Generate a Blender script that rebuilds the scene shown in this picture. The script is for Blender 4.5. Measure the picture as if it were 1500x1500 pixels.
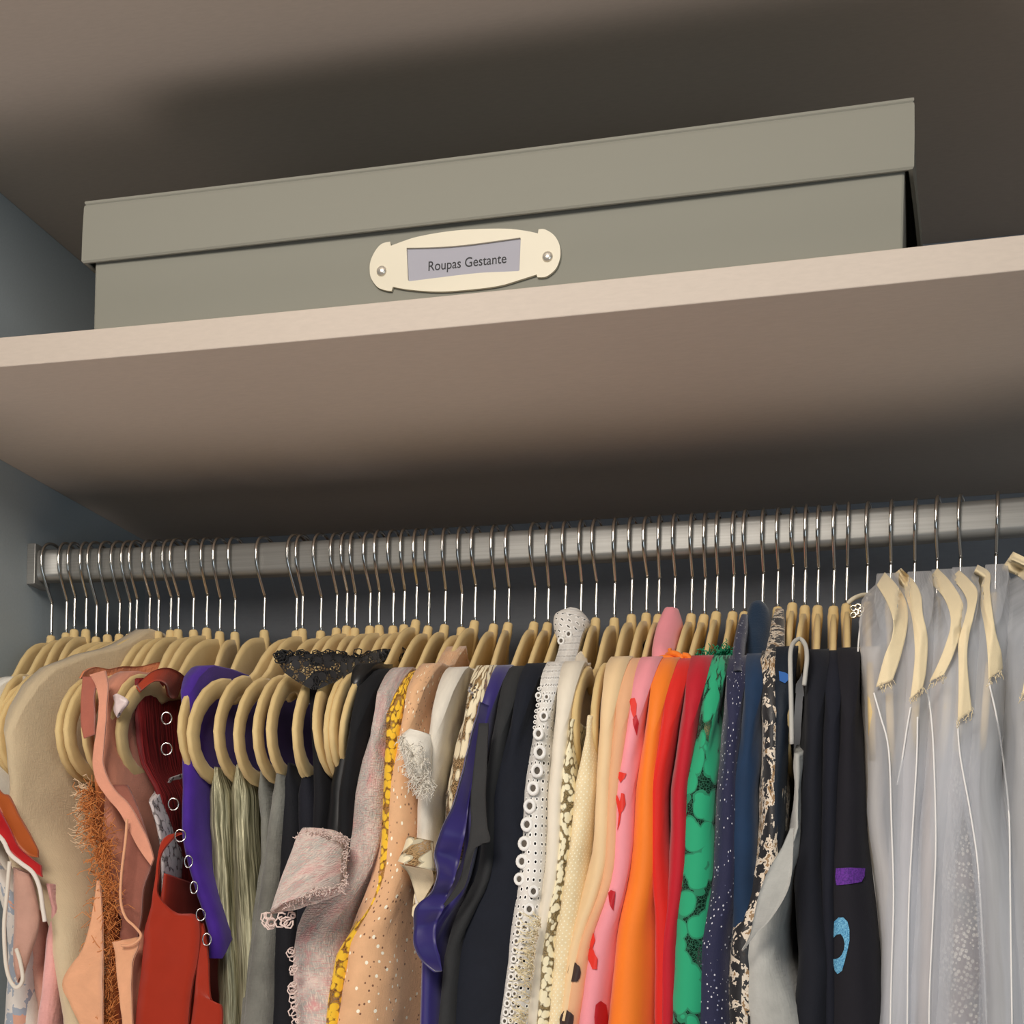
import bpy, bmesh, math, random
from math import sin, cos, pi, radians, sqrt
from mathutils import Vector, Matrix, noise
from mathutils.bvhtree import BVHTree
random.seed(7)
for o in list(bpy.data.objects): bpy.data.objects.remove(o)
SC = bpy.context.scene; COL = SC.collection

# ---------------------------------------------------------------- camera
FPX, YAW, ROLL, CY = 2177.288, 0.265545, 0.0236871, 1412.913
CAM = Vector((0.97963, -1.188853, -0.539149))
FW = Vector((-sin(YAW), cos(YAW), 0)); R0 = Vector((cos(YAW), sin(YAW), 0)); U0 = Vector((0, 0, 1))
RR = cos(ROLL)*R0 + sin(ROLL)*U0; UU = -sin(ROLL)*R0 + cos(ROLL)*U0
cd = bpy.data.cameras.new('camera'); cam = bpy.data.objects.new('camera', cd); COL.objects.link(cam)
M = Matrix.Identity(4)
for i in range(3): M[i][0] = RR[i]; M[i][1] = UU[i]; M[i][2] = -FW[i]; M[i][3] = CAM[i]
cam.matrix_world = M
cd.sensor_width = 36; cd.lens = FPX/1500*36; cd.shift_y = (CY-750)/1500
cd.clip_start = .01; cd.clip_end = 50
SC.camera = cam

def ray(u, v):
    return (FW + (u-750)/FPX*RR + (CY-v)/FPX*UU).normalized()
def at(u, v, y):                      # world point of a photo point lying in the vertical plane y
    d = ray(u, v); return CAM + d*((y-CAM.y)/d.y)

# ---------------------------------------------------------------- light
SC.view_settings.view_transform = 'Standard'; SC.view_settings.look = 'None'
SC.view_settings.gamma = 1; SC.view_settings.use_curve_mapping = False
SC.view_settings.exposure = 0.0
W = bpy.data.worlds.new('world'); SC.world = W; W.use_nodes = True
W.node_tree.nodes['Background'].inputs[0].default_value = (.80, .90, 1.0, 1)
W.node_tree.nodes['Background'].inputs[1].default_value = 0.045
def area(name, loc, target, size, power, col):
    l = bpy.data.lights.new(name, 'AREA'); l.shape = 'RECTANGLE'; l.size, l.size_y = size
    l.energy = power; l.color = col
    o = bpy.data.objects.new(name, l); COL.objects.link(o); o.location = loc
    o.rotation_euler = (Vector(target)-Vector(loc)).to_track_quat('-Z', 'Y').to_euler(); return o
area('ceiling_lamp', (0.55, -1.5, 0.45), (0.7, 0.1, -0.25), (.7, .5), 26, (1, .92, .84))
area('window_light', (2.0, -1.8, -0.6), (0.3, 0.3, -0.3), (1.2, 1.0), 8, (.74, .88, 1))
area('floor_bounce', (-.1, -.65, -1.75), (0.15, -.15, 0), (1.3, .8), 14, (1, .90, .87))  # added upward lamp standing in for light bounced off the floor

# ---------------------------------------------------------------- materials
def lin(c): return tuple(((x/255)/12.92 if x/255 <= .04045 else ((x/255+.055)/1.055)**2.4) for x in c)+(1,)
class NB:
    def __init__(s, name):
        s.m = bpy.data.materials.new(name); s.m.use_nodes = True; s.t = s.m.node_tree
        s.b = s.t.nodes['Principled BSDF']
    def n(s, typ, **k):
        nd = s.t.nodes.new(typ)
        for a, b in k.items():
            if a.startswith('i_'):
                nd.inputs[int(a[2:]) if a[2:].isdigit() else a[2:].replace('_', ' ')].default_value = b
            else: setattr(nd, a, b)
        return nd
    def l(s, a, b): s.t.links.new(a, b)
    def math(s, op, a, b=None, c=None):
        nd = s.n('ShaderNodeMath', operation=op)
        for i, x in enumerate((a, b, c)):
            if x is None: continue
            if isinstance(x, (int, float)): nd.inputs[i].default_value = x
            else: s.l(x, nd.inputs[i])
        return nd.outputs[0]
    def mix(s, f, a, b):
        nd = s.n('ShaderNodeMix', data_type='RGBA')
        if isinstance(f, (int, float)): nd.inputs[0].default_value = f
        else: s.l(f, nd.inputs[0])
        for i, x in ((6, a), (7, b)):
            if isinstance(x, tuple): nd.inputs[i].default_value = x
            else: s.l(x, nd.inputs[i])
        return nd.outputs[2]
    def uv(s, scale=(1, 1, 1), loc=(0, 0, 0), rot=(0, 0, 0), src='UV'):
        tc = s.n('ShaderNodeTexCoord'); mp = s.n('ShaderNodeMapping')
        mp.inputs['Scale'].default_value = scale; mp.inputs['Location'].default_value = loc; mp.inputs['Rotation'].default_value = rot
        s.l(tc.outputs[src], mp.inputs[0]); return mp.outputs[0]
    def noise(s, vec, scale, detail=3, rough=.5):
        nd = s.n('ShaderNodeTexNoise'); nd.inputs['Scale'].default_value = scale
        nd.inputs['Detail'].default_value = detail; nd.inputs['Roughness'].default_value = rough
        s.l(vec, nd.inputs['Vector']); return nd.outputs[0]
    def vor(s, vec, scale, feature='F1', rnd=1.0, out=0):
        nd = s.n('ShaderNodeTexVoronoi', feature=feature); nd.inputs['Scale'].default_value = scale
        nd.inputs['Randomness'].default_value = rnd; s.l(vec, nd.inputs['Vector']); return nd.outputs[out]
    def ramp(s, f, pts, const=False):
        nd = s.n('ShaderNodeValToRGB'); cr = nd.color_ramp
        if const: cr.interpolation = 'CONSTANT'
        while len(cr.elements) < len(pts): cr.elements.new(.5)
        for e, (p, c) in zip(cr.elements, pts): e.position = p; e.color = c if isinstance(c, tuple) else (c, c, c, 1)
        s.l(f, nd.inputs[0]); return nd.outputs[0]
    def bump(s, h, strength=.3, dist=.001):
        nd = s.n('ShaderNodeBump'); nd.inputs['Strength'].default_value = strength; nd.inputs['Distance'].default_value = dist
        s.l(h, nd.inputs['Height']); s.l(nd.outputs[0], s.b.inputs['Normal'])
    def col(s, c):
        if isinstance(c, tuple): s.b.inputs['Base Color'].default_value = c
        else: s.l(c, s.b.inputs['Base Color'])
    def set(s, **k):
        for a, b in k.items():
            nm = a.replace('_', ' ')
            if isinstance(b, (int, float, tuple)): s.b.inputs[nm].default_value = b
            else: s.l(b, s.b.inputs[nm])
        return s

def board(name, c, amp=.06):
    k = NB(name); v = k.uv((1, 1, 1), src='Object')
    n1 = k.noise(k.uv((14, 60, 60), src='Object'), 6, 4, .6); n2 = k.noise(v, 3, 2)
    f = k.math('ADD', k.math('MULTIPLY', n1, .6), k.math('MULTIPLY', n2, .4))
    a = tuple(x*(1-amp) for x in c[:3])+(1,); b = tuple(min(1, x*(1+amp)) for x in c[:3])+(1,)
    k.col(k.ramp(f, [(.3, a), (.7, b)])); k.set(Roughness=.55, Specular_IOR_Level=.3)
    k.bump(n1, .12, .0006); return k.m
M_SHELF = board('beige_melamine', lin((190, 178, 165)))
M_WALL = board('grey_melamine', lin((166, 176, 180)))
M_BACK = board('grey_back_panel', lin((156, 160, 166)))

def cloth(name, c, rough=.85, sheen=.25, weave=900, strength=.25, var=.10, c2=None):
    k = NB(name); v = k.uv()
    n = k.noise(v, 30, 4, .6)
    a = tuple(x*(1-var) for x in c[:3])+(1,); b = c2 or tuple(min(1, x*(1+var)) for x in c[:3])+(1,)
    k.col(k.ramp(n, [(.3, a), (.7, b)]))
    w1 = k.noise(k.uv((weave, weave*.25, 1)), 1, 2); w2 = k.noise(k.uv((weave*.25, weave, 1)), 1, 2)
    h = k.math('ADD', w1, w2); h = k.math('ADD', h, k.math('MULTIPLY', n, 2.0))
    k.bump(h, strength, .0012); k.set(Roughness=rough, Sheen_Weight=sheen, Sheen_Roughness=.5, Specular_IOR_Level=.25)
    return k
def holes(k, fac):      # fac 1 = hole
    tr = k.n('ShaderNodeBsdfTransparent'); mx = k.n('ShaderNodeMixShader')
    out = k.t.nodes['Material Output']; k.l(fac, mx.inputs[0]); k.l(k.b.outputs[0], mx.inputs[1]); k.l(tr.outputs[0], mx.inputs[2])
    k.l(mx.outputs[0], out.inputs[0])
def thr(k, x, t, gt=True): return k.math('GREATER_THAN' if gt else 'LESS_THAN', x, t)

def lace(name, c, scale=90, hole=.16, cell=380, cdark=None, gt=.5):
    """floral lace: solid motifs joined by an open net"""
    k = NB(name); v = k.uv()
    n = k.noise(v, scale*.5, 2); vv = k.n('ShaderNodeVectorMath', operation='ADD'); k.l(v, vv.inputs[0])
    sc = k.n('ShaderNodeVectorMath', operation='SCALE'); nn = k.n('ShaderNodeTexNoise'); nn.inputs['Scale'].default_value = scale*.6
    k.l(v, nn.inputs[0]); k.l(nn.outputs[1], sc.inputs[0]); sc.inputs['Scale'].default_value = .5/scale; k.l(sc.outputs[0], vv.inputs[1])
    d = k.vor(vv.outputs[0], scale, 'F1'); net = k.vor(vv.outputs[0], cell, 'DISTANCE_TO_EDGE')
    ground = thr(k, d, gt); hol = k.math('MULTIPLY', ground, thr(k, net, .09))
    rim = k.math('MULTIPLY', thr(k, d, gt-.07), thr(k, d, gt, False))
    dk = cdark or tuple(x*.45 for x in c[:3])+(1,)
    cc = k.mix(rim, c, tuple(x*.62 for x in c[:3])+(1,)); cc = k.mix(ground, cc, dk); k.col(cc)
    k.bump(k.math('SUBTRACT', k.math('ADD', rim, n), ground), .6, .0012); k.set(Roughness=.8, Sheen_Weight=.2)
    holes(k, k.math('MULTIPLY', hol, .8)); return k.m
def dotted(name, c, dc, scale, r, rnd=.15, rough=.8, metal=0, c3=None, scale2=None, r2=.2):
    k = cloth(name, c, rough); base = k.b.inputs['Base Color'].links[0].from_socket
    v = k.uv(rot=(0, 0, .78)); d = k.vor(v, scale, 'F1', rnd); f = thr(k, d, r, False)
    cc = k.mix(f, base, dc)
    if c3:
        d2 = k.vor(k.uv(rot=(0, 0, .3), loc=(.3, .2, 0)), scale2 or scale*1.1, 'F1', .6); f2 = thr(k, d2, r2, False); cc = k.mix(f2, cc, c3)
    k.col(cc)
    if metal: k.set(Metallic=k.math('MULTIPLY', f, metal), Roughness=k.math('SUBTRACT', rough, k.math('MULTIPLY', f, .45)))
    return k.m
def tweed(name, grey=.4):
    k = NB(name); v = k.uv()
    n = k.noise(v, 28, 3); nf = k.noise(k.uv((700, 160, 1)), 1, 3); ng = k.noise(k.uv((160, 700, 1)), 1, 3)
    base = k.ramp(n, [(.32, lin((232, 172, 166))), (.45, lin((238, 212, 200))), (.58, lin((196, 190, 180))), (.7, lin((232, 160, 156)))])
    w = k.n('ShaderNodeTexWave', wave_type='BANDS', bands_direction='X'); w.inputs['Scale'].default_value = 9; w.inputs['Distortion'].default_value = 4; k.l(v, w.inputs[0])
    cc = k.mix(k.math('MULTIPLY', w.outputs[1], grey), base, lin((150, 152, 150)))
    cc = k.mix(k.ramp(nf, [(.5, 0.), (.62, .8)]), cc, lin((240, 222, 205)))
    cc = k.mix(k.ramp(ng, [(.5, 0.), (.64, .6)]), cc, lin((224, 160, 154)))
    k.col(cc); k.bump(k.math('ADD', nf, ng), .9, .002); k.set(Roughness=.95, Sheen_Weight=.4); return k.m
def floral(name, cols, scale=60, rough=.75):
    k = NB(name); v = k.uv(); d = k.vor(v, scale, 'F1', 1, 1)
    sp = k.n('ShaderNodeSeparateColor'); k.l(d, sp.inputs[0])
    n = k.noise(v, scale*1.5, 3, .7); f = k.math('FRACT', k.math('ADD', k.math('MULTIPLY', n, 1.4), k.math('MULTIPLY', sp.outputs[0], .35)))
    N = len(cols); k.col(k.ramp(f, [(i/N, c) for i, c in enumerate(cols)], True)); k.set(Roughness=rough, Sheen_Weight=.2)
    k.bump(k.noise(v, 400, 2), .2); return k.m
def pleat_metal(name, c, c2, metal=.45, rough=.42):
    k = NB(name); v = k.uv(); n = k.noise(k.uv((260, 14, 1)), 1, 3)
    k.col(k.ramp(n, [(.35, c), (.65, c2)])); k.bump(n, .9, .003)  # highlights painted in: pleats run from dark to light along the bump
    g = k.noise(v, 1500, 2); k.set(Roughness=rough, Metallic=metal, Specular_IOR_Level=.4); return k.m
def eyelet_mat(name, c, scale, r0, r1):
    k = cloth(name, c, .8, .1, strength=.3); base = k.b.inputs['Base Color'].links[0].from_socket
    v = k.uv(); d = k.vor(v, scale, 'F1', .12)
    rim = k.math('MULTIPLY', thr(k, d, r0), thr(k, d, r1, False)); k.col(k.mix(rim, base, lin((252, 250, 244))))
    hol = thr(k, d, r0, False); holes(k, hol); return k.m
def sheer(name, c, a, scale=14):
    k = NB(name); v = k.uv(); n = k.noise(k.uv((scale*6, scale*.5, 1)), 1, 3); k.col(c)
    f = k.math('SUBTRACT', 1-a, k.math('MULTIPLY', n, .35))
    k.set(Roughness=.7, Sheen_Weight=.5, Specular_IOR_Level=.3); k.bump(k.noise(v, 700, 2), .2, .0006)
    tl = k.n('ShaderNodeBsdfTranslucent'); tl.inputs[0].default_value = c; mx0 = k.n('ShaderNodeMixShader'); mx0.inputs[0].default_value = .4
    tr = k.n('ShaderNodeBsdfTransparent'); mx = k.n('ShaderNodeMixShader'); out = k.t.nodes['Material Output']
    k.l(k.b.outputs[0], mx0.inputs[1]); k.l(tl.outputs[0], mx0.inputs[2])
    k.l(f, mx.inputs[0]); k.l(mx0.outputs[0], mx.inputs[1]); k.l(tr.outputs[0], mx.inputs[2]); k.l(mx.outputs[0], out.inputs[0]); return k.m
def simple(name, c, rough=.5, metal=0., **kw):
    k = NB(name); k.col(c); k.set(Roughness=rough, Metallic=metal, **kw); return k.m

def velvet():
    k = NB('tan_velvet'); n = k.noise(k.uv(src='Object'), 900, 2); n2 = k.noise(k.uv(src='Object'), 25, 3)
    k.col(k.ramp(n2, [(.3, lin((208, 180, 124))), (.7, lin((222, 196, 142)))])); k.bump(n, .25, .0006)
    k.set(Roughness=.9, Sheen_Weight=.15, Sheen_Roughness=.4, Specular_IOR_Level=.15); return k.m
M_VELVET = velvet()
M_WIRE = simple('chromed_wire', lin((215, 212, 206)), .18, 1.)
def brushed():
    k = NB('brushed_aluminium'); n = k.noise(k.uv((6, 600, 600), src='Object'), 1, 3)
    k.col(k.ramp(n, [(.3, lin((140, 139, 134))), (.7, lin((152, 151, 146)))])); k.bump(n, .15, .0004)
    k.set(Roughness=.4, Metallic=.35); return k.m
M_ROD = brushed()

# ---------------------------------------------------------------- object helpers
def tag(o, label=None, cat=None, group=None, kind=None):
    if label: o['label'] = label
    if cat: o['category'] = cat
    if group: o['group'] = group
    if kind: o['kind'] = kind
    return o
def obj(name, me, mat, parent=None):
    o = bpy.data.objects.new(name, me); COL.objects.link(o)
    if mat and not me.materials: me.materials.append(mat)
    if parent: o.parent = parent
    return o
def mesh(name, V, F, smooth=True, uvs=None):
    me = bpy.data.meshes.new(name); me.from_pydata([tuple(v) for v in V], [], F)
    if smooth: me.polygons.foreach_set('use_smooth', [True]*len(me.polygons))
    if uvs:
        l = me.uv_layers.new(name='UVMap')
        for lp in me.loops: l.data[lp.index].uv = uvs[lp.vertex_index]
    me.update(); return me
def box_me(name, a, b, bev=.0, nx=1, sag=None, seg=2):
    bm = bmesh.new()
    bmesh.ops.create_cube(bm, size=1)
    for v in bm.verts:
        for i in range(3): v.co[i] = a[i] + (v.co[i]+.5)*(b[i]-a[i])
    if bev: bmesh.ops.bevel(bm, geom=bm.edges[:], offset=bev, segments=seg, profile=.5, affect='EDGES')
    if nx > 1:
        for i in range(1, nx):
            x = a[0]+(b[0]-a[0])*i/nx
            bmesh.ops.bisect_plane(bm, geom=bm.verts[:]+bm.edges[:]+bm.faces[:], plane_co=(x, 0, 0), plane_no=(1, 0, 0))
    if sag:
        for v in bm.verts: v.co.z -= sag(v.co.x)
    me = bpy.data.meshes.new(name); bm.to_mesh(me); bm.free(); return me
def tube_data(pts, r, n=6, V=None, F=None, closed=False):
    V = [] if V is None else V; F = [] if F is None else F
    pts = [Vector(p) for p in pts]; N = len(pts); base = len(V); up = None
    for i, p in enumerate(pts):
        a = pts[i-1] if (i > 0 or closed) else p; b = pts[(i+1) % N] if (i < N-1 or closed) else p
        t = (b-a).normalized() if (b-a).length > 1e-9 else Vector((0, 0, 1))
        if up is None:
            up = t.orthogonal().normalized()
        else:
            up = (up - t*up.dot(t)); up = up.normalized() if up.length > 1e-6 else t.orthogonal().normalized()
        s = t.cross(up); rr = r[i] if isinstance(r, (list, tuple)) else r
        for j in range(n):
            q = 2*pi*j/n; V.append(p + rr*(cos(q)*up + sin(q)*s))
    for i in range(N if closed else N-1):
        i2 = (i+1) % N
        for j in range(n):
            F.append((base+i*n+j, base+i*n+(j+1) % n, base+i2*n+(j+1) % n, base+i2*n+j))
    if not closed:
        F.append(tuple(base+j for j in range(n))[::-1]); F.append(tuple(base+(N-1)*n+j for j in range(n)))
    return V, F
def spline(pts, n=6):
    pts = [Vector(p) for p in pts]; out = []
    for i in range(len(pts)-1):
        p0 = pts[max(i-1, 0)]; p1 = pts[i]; p2 = pts[i+1]; p3 = pts[min(i+2, len(pts)-1)]
        for k in range(n):
            t = k/n; out.append(.5*((2*p1)+(p2-p0)*t+(2*p0-5*p1+4*p2-p3)*t*t+(3*p1-p0-3*p2+p3)*t**3))
    out.append(pts[-1]); return out

# ---------------------------------------------------------------- the closet
D = .55; XR = 1.62; ZT = .286; TH = .0272; ZF = -2.04
def sag(x): return max(0, .0048*(1-((x-.6)/.62)**2))
def structure(name, a, b, mat, lab=None, **k):
    return tag(obj(name, box_me(name, a, b, **k), mat), lab, None, None, 'structure')
structure('wall_left', (-.025, 0, ZF), (0, D+.02, .62), M_WALL)
structure('wall_right', (XR, 0, ZF), (XR+.025, D+.02, .62), M_WALL)
structure('wall_back', (0, D, ZF), (XR, D+.02, .62), M_BACK)
structure('floor', (-2.5, -3.5, ZF-.03), (3.8, D+.02, ZF), board('oak_floor', lin((176, 146, 116))))
structure('ceiling', (-2.5, -3.5, .95), (3.8, D+.3, .98), simple('white_plaster', lin((225, 222, 215)), .9))
sh = obj('shelf', box_me('shelf', (0, 0, 0), (XR, D, TH), .0009, nx=24, sag=sag), M_SHELF)
tag(sh, 'beige melamine shelf board with pale front edge under the lidded storage box', 'shelf')
s2 = obj('shelf', box_me('shelf', (0, -.15, ZT), (XR, D, ZT+TH), .0009), M_SHELF)
tag(s2, 'upper beige melamine shelf board seen from below above the storage box', 'shelf')

# ---------------------------------------------------------------- rail
YR = .30
def rodz(x): return -.0985-.0092*max(0, 1-((x-.6)/.62)**2)
def rail():
    V, F = [], []; prof = []
    hh, hd, r = .0178, .011, .007
    for cx, cz, a0 in ((hd-r, hh-r, 0), (-(hd-r), hh-r, 90), (-(hd-r), -(hh-r), 180), (hd-r, -(hh-r), 270)):
        for k in range(6): q = radians(a0+k*18); prof.append((cx+r*cos(q), cz+r*sin(q)))
    n = len(prof); K = 30
    for i in range(K+1):
        x = .0085+(XR-.017)*i/K
        for (py, pz) in prof: V.append((x, YR+py, rodz(x)+pz))
    for i in range(K):
        for j in range(n): F.append((i*n+j, i*n+(j+1) % n, (i+1)*n+(j+1) % n, (i+1)*n+j))
    F.append(tuple(range(n))); F.append(tuple(K*n+j for j in range(n))[::-1])
    t = obj('clothes_rail', mesh('clothes_rail', V, F), M_ROD)
    tag(t, 'brushed metal clothes rail running below the shelf with all the hangers', 'rail')
    for x0, x1, lab in ((.0, .0105, 'end bracket on the left side panel'), (XR-.0105, XR, 'end bracket on the right side panel')):
        z = rodz(x0)
        b = obj('rail_bracket', box_me('rail_bracket', (x0, YR-.0155, z-.0235), (x1, YR+.0155, z+.0225), .0008), M_ROD, t)
        b['label'] = lab
rail()

# ---------------------------------------------------------------- storage box
M_BOX = cloth('grey_green_linen_card', lin((134, 133, 122)), .8, .1, weave=1400, strength=.12, var=.02).m
def storage_box():
    t = bpy.data.objects.new('storage_box', None); COL.objects.link(t)
    x0, x1, y0, y1 = .2345, .9565, .028, .50
    t.location = ((x0+x1)/2, (y0+y1)/2, TH-sag(.6)); off = -Vector(t.location)
    tag(t, 'long grey-green lidded cardboard storage box with a cream label holder on the shelf', 'box')
    def put(name, me, mat, par=None, lab=None):
        if par is None:
            for v in me.vertices: v.co += off
        else:
            for v in me.vertices: v.co += off
        o = obj(name, me, mat, par or t)
        if lab: o['label'] = lab
        return o
    put('box_body', box_me('box_body', (x0, y0, TH+.0006), (x1, y1, .148), .0022, nx=16, sag=sag), M_BOX)
    # lid: open shell with thickness, slightly bowed front
    V, F = [], []
    lx0, lx1, ly0, ly1 = .2240, .9635, .0225, .5055; zb, zt = .1015, .1535; e = .0022
    K = 40; loops = []
    def rim(inset, z, wob=0):
        L = []
        cs = [(lx0+inset, ly0+inset), (lx1-inset, ly0+inset), (lx1-inset, ly1-inset), (lx0+inset, ly1-inset)]
        for s in range(4):
            a = cs[s]; b = cs[(s+1) % 4]; n_ = K if s % 2 == 0 else 12
            for k in range(n_):
                tt = k/n_; x = a[0]+(b[0]-a[0])*tt; y = a[1]+(b[1]-a[1])*tt
                bow = .0025*sin(pi*tt)*wob
                if s == 0: y -= bow
                if s == 1: x += bow*3.6*(1-.5*(z > zb+.02))
                L.append((x, y, z-sag(x)))
        return L
    seq = [(.0045, zb, 1), (.0040, zb-.0012, 1), (.0012, zb-.0016, 1), (0, zb, 1), (0, zb+.003, 1), (.0002, (zb+zt)/2, .7), (.0008, zt-.003, .2), (.0012, zt-.0008, 0), (.002, zt-.0002, 0),
           (.0026, zt-.0012, 0), (.0020, zt+.0002, 0), (.0012, zt+.0012, 0), (.0012, zt+.0030, 0), (.0025, zt+.0040, 0), (.006, zt+.0044, 0)]
    for s_ in seq: loops.append(rim(*s_))
    n = len(loops[0])
    for L in loops: V += L
    for i in range(len(loops)-1):
        for j in range(n): F.append((i*n+j, i*n+(j+1) % n, (i+1)*n+(j+1) % n, (i+1)*n+j))
    F.append(tuple((len(loops)-1)*n+j for j in range(n)))
    put('lid', mesh('lid', V, F, False), M_BOX)
    # label holder, drawn in its own plane (x right, z up) at real size
    def plane(u, v): p = at(u, v, y0-.0005); return (p.x, p.z)
    segs = [[(575, 428), (566, 427), (554, 422), (545, 409), (543, 397), (544, 385), (549, 373), (556, 363), (563, 358), (573, 356)],
            [(574, 362), (590, 356), (612, 349), (650, 342), (690, 338), (740, 337), (770, 340), (789, 344)],
            [(790, 338), (799, 338), (812, 346), (820, 359), (822, 373), (820, 385), (814, 397), (801, 407), (788, 408)],
            [(787, 404), (765, 411), (730, 421), (680, 427), (640, 429), (600, 426), (577, 422)]]
    outer = [plane(q.x, q.y) for sg in segs for q in spline([Vector((a, b, 0)) for a, b in sg], 4)]
    ins = [[(597, 365), (640, 364), (680, 361), (720, 356), (763, 350)], [(764, 352), (763, 375), (762, 398)], [(760, 399), (740, 400), (700, 402), (640, 409), (601, 414)], [(599, 412), (598, 390), (597, 367)]]
    inn = [plane(q.x, q.y) for sg in ins for q in spline([Vector((a, b, 0)) for a, b in sg], 4)]
    bm = bmesh.new(); th = .0016; yo = y0-.0030
    vo = [bm.verts.new((x, yo, z)) for x, z in outer]; vi = [bm.verts.new((x, yo, z)) for x, z in inn]
    eo = [bm.edges.new((vo[i], vo[(i+1) % len(vo)])) for i in range(len(vo))]; ei = [bm.edges.new((vi[i], vi[(i+1) % len(vi)])) for i in range(len(vi))]
    bmesh.ops.triangle_fill(bm, use_beauty=True, edges=eo+ei)
    r = bmesh.ops.extrude_face_region(bm, geom=bm.faces[:])
    for v in [g for g in r['geom'] if isinstance(g, bmesh.types.BMVert)]: v.co.y += th+.001
    bmesh.ops.recalc_face_normals(bm, faces=bm.faces[:])
    me = bpy.data.meshes.new('label_holder'); bm.to_mesh(me); bm.free()
    hold = put('label_holder', me, simple('cream_enamel', lin((212, 204, 182)), .45, .0), None, 'cream metal label holder with notched rounded ends')
    for cu, cv in ((559, 397), (802, 376)):
        c = at(cu, cv, yo-.0002); V, F = [], []
        R = .0047
        for i in range(6):
            q = pi/2*i/5
            for j in range(16): a = 2*pi*j/16; V.append((c.x+R*cos(q)*cos(a), c.y-.0026*sin(q), c.z+R*cos(q)*sin(a)))
        for i in range(5):
            for j in range(16): F.append((i*16+j, i*16+(j+1) % 16, (i+1)*16+(j+1) % 16, (i+1)*16+j))
        put('rivet', mesh('rivet', V, F), simple('pale_rivet', lin((235, 228, 214)), .22, .7), hold)
    a = plane(596, 415); b = plane(765, 349); z0 = min(plane(597, 414)[1], plane(763, 399)[1])-.001; z1 = max(plane(763, 350)[1], plane(597, 364)[1])+.001
    card = put('paper_label', box_me('paper_label', (a[0]-.001, y0-.0009, z0), (b[0]+.001, y0-.0004, z1)), simple('lilac_grey_paper', lin((160, 159, 168)), .7), hold, 'grey paper card with printed words')
    # lettering: font text converted to a mesh, laid flat on the card
    cu = bpy.data.curves.new('lettering', 'FONT'); cu.body = 'Roupas Gestante'; cu.size = .0105; cu.align_x = 'CENTER'; cu.align_y = 'CENTER'; cu.extrude = .00005; cu.offset = .00006
    tmp = bpy.data.objects.new('lettering', cu); COL.objects.link(tmp); bpy.context.view_layer.update()
    me = bpy.data.meshes.new_from_object(tmp.evaluated_get(bpy.context.evaluated_depsgraph_get())); bpy.data.objects.remove(tmp)
    c = at(684, 385, y0-.001); xs = [v.co.x for v in me.vertices]; wdt = max(xs)-min(xs)
    sx = (at(741, 380, y0).x-at(627, 390, y0).x)/wdt
    for v in me.vertices: v.co = Vector((c.x+v.co.x*sx, y0-.00105-v.co.z, c.z+v.co.y*1.12))
    put('lettering', me, simple('black_ink', lin((22, 22, 26)), .6), card)
storage_box()

# ---------------------------------------------------------------- hangers
def hanger_body_mesh():
    # stations: (outer y, outer z, inner y, inner z), half contour, near side first
    O = [(0, -.0085), (.012, -.0100), (.023, -.0125), (.035, -.0165), (.045, -.0215), (.055, -.0275), (.070, -.041), (.086, -.060), (.10, -.071), (.11, -.075), (.116, -.078), (.122, -.084), (.129, -.081), (.134, -.077), (.148, -.079), (.164, -.085), (.181, -.096),
         (.195, -.111), (.204, -.128), (.207, -.143), (.203, -.159), (.194, -.172), (.181, -.181), (.165, -.186), (.13, -.188), (.08, -.1885), (0, -.189)]
    I = [(0, -.066), (.012, -.067), (.022, -.069), (.032, -.071), (.042, -.0745), (.052, -.079), (.067, -.0845), (.084, -.090), (.10, -.094), (.11, -.096), (.117, -.099), (.124, -.102), (.13, -.100), (.135, -.097), (.147, -.098), (.16, -.103), (.172, -.112),
         (.181, -.122), (.186, -.132), (.188, -.143), (.185, -.155), (.178, -.163), (.169, -.169), (.157, -.172), (.13, -.173), (.08, -.1735), (0, -.174)]
    H = [(p[0], p[1], q[0], q[1]) for p, q in zip(O, I)]
    full = [(-a, b, -c, d) for a, b, c, d in H] + [(a, b, c, d) for a, b, c, d in reversed(H[1:-1])]
    V, F = [], []; m = 10; T = .0033
    for (oy, oz, iy, iz) in full:
        cy_, cz_ = (oy+iy)/2, (oz+iz)/2; hy, hz = (oy-iy)/2, (oz-iz)/2
        for j in range(m):
            q = 2*pi*(j+.5)/m; c, s = cos(q), sin(q)
            e = lambda t: math.copysign(abs(t)**.6, t)
            V.append((T*e(s), cy_+hy*e(c), cz_+hz*e(c)))
    N = len(full)
    for i in range(N):
        for j in range(m): F.append((i*m+j, i*m+(j+1) % m, ((i+1) % N)*m+(j+1) % m, ((i+1) % N)*m+j))
    # nub
    nb = len(V); prof = [(.0015, 0), (.0040, -.0006), (.0050, -.003), (.0050, -.006), (.0056, -.010), (.0052, -.020), (.0045, -.040), (.0038, -.062)]
    for r, z in prof:
        for j in range(12): q = 2*pi*j/12; V.append((r*cos(q), r*1.1*sin(q), z))
    for i in range(len(prof)-1):
        for j in range(12): F.append((nb+i*12+j, nb+i*12+(j+1) % 12, nb+(i+1)*12+(j+1) % 12, nb+(i+1)*12+j))
    F.append(tuple(nb+j for j in range(12)))
    me = mesh('hanger_body', V, F); me.materials.append(M_VELVET); return me
HB = hanger_body_mesh()
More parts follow.
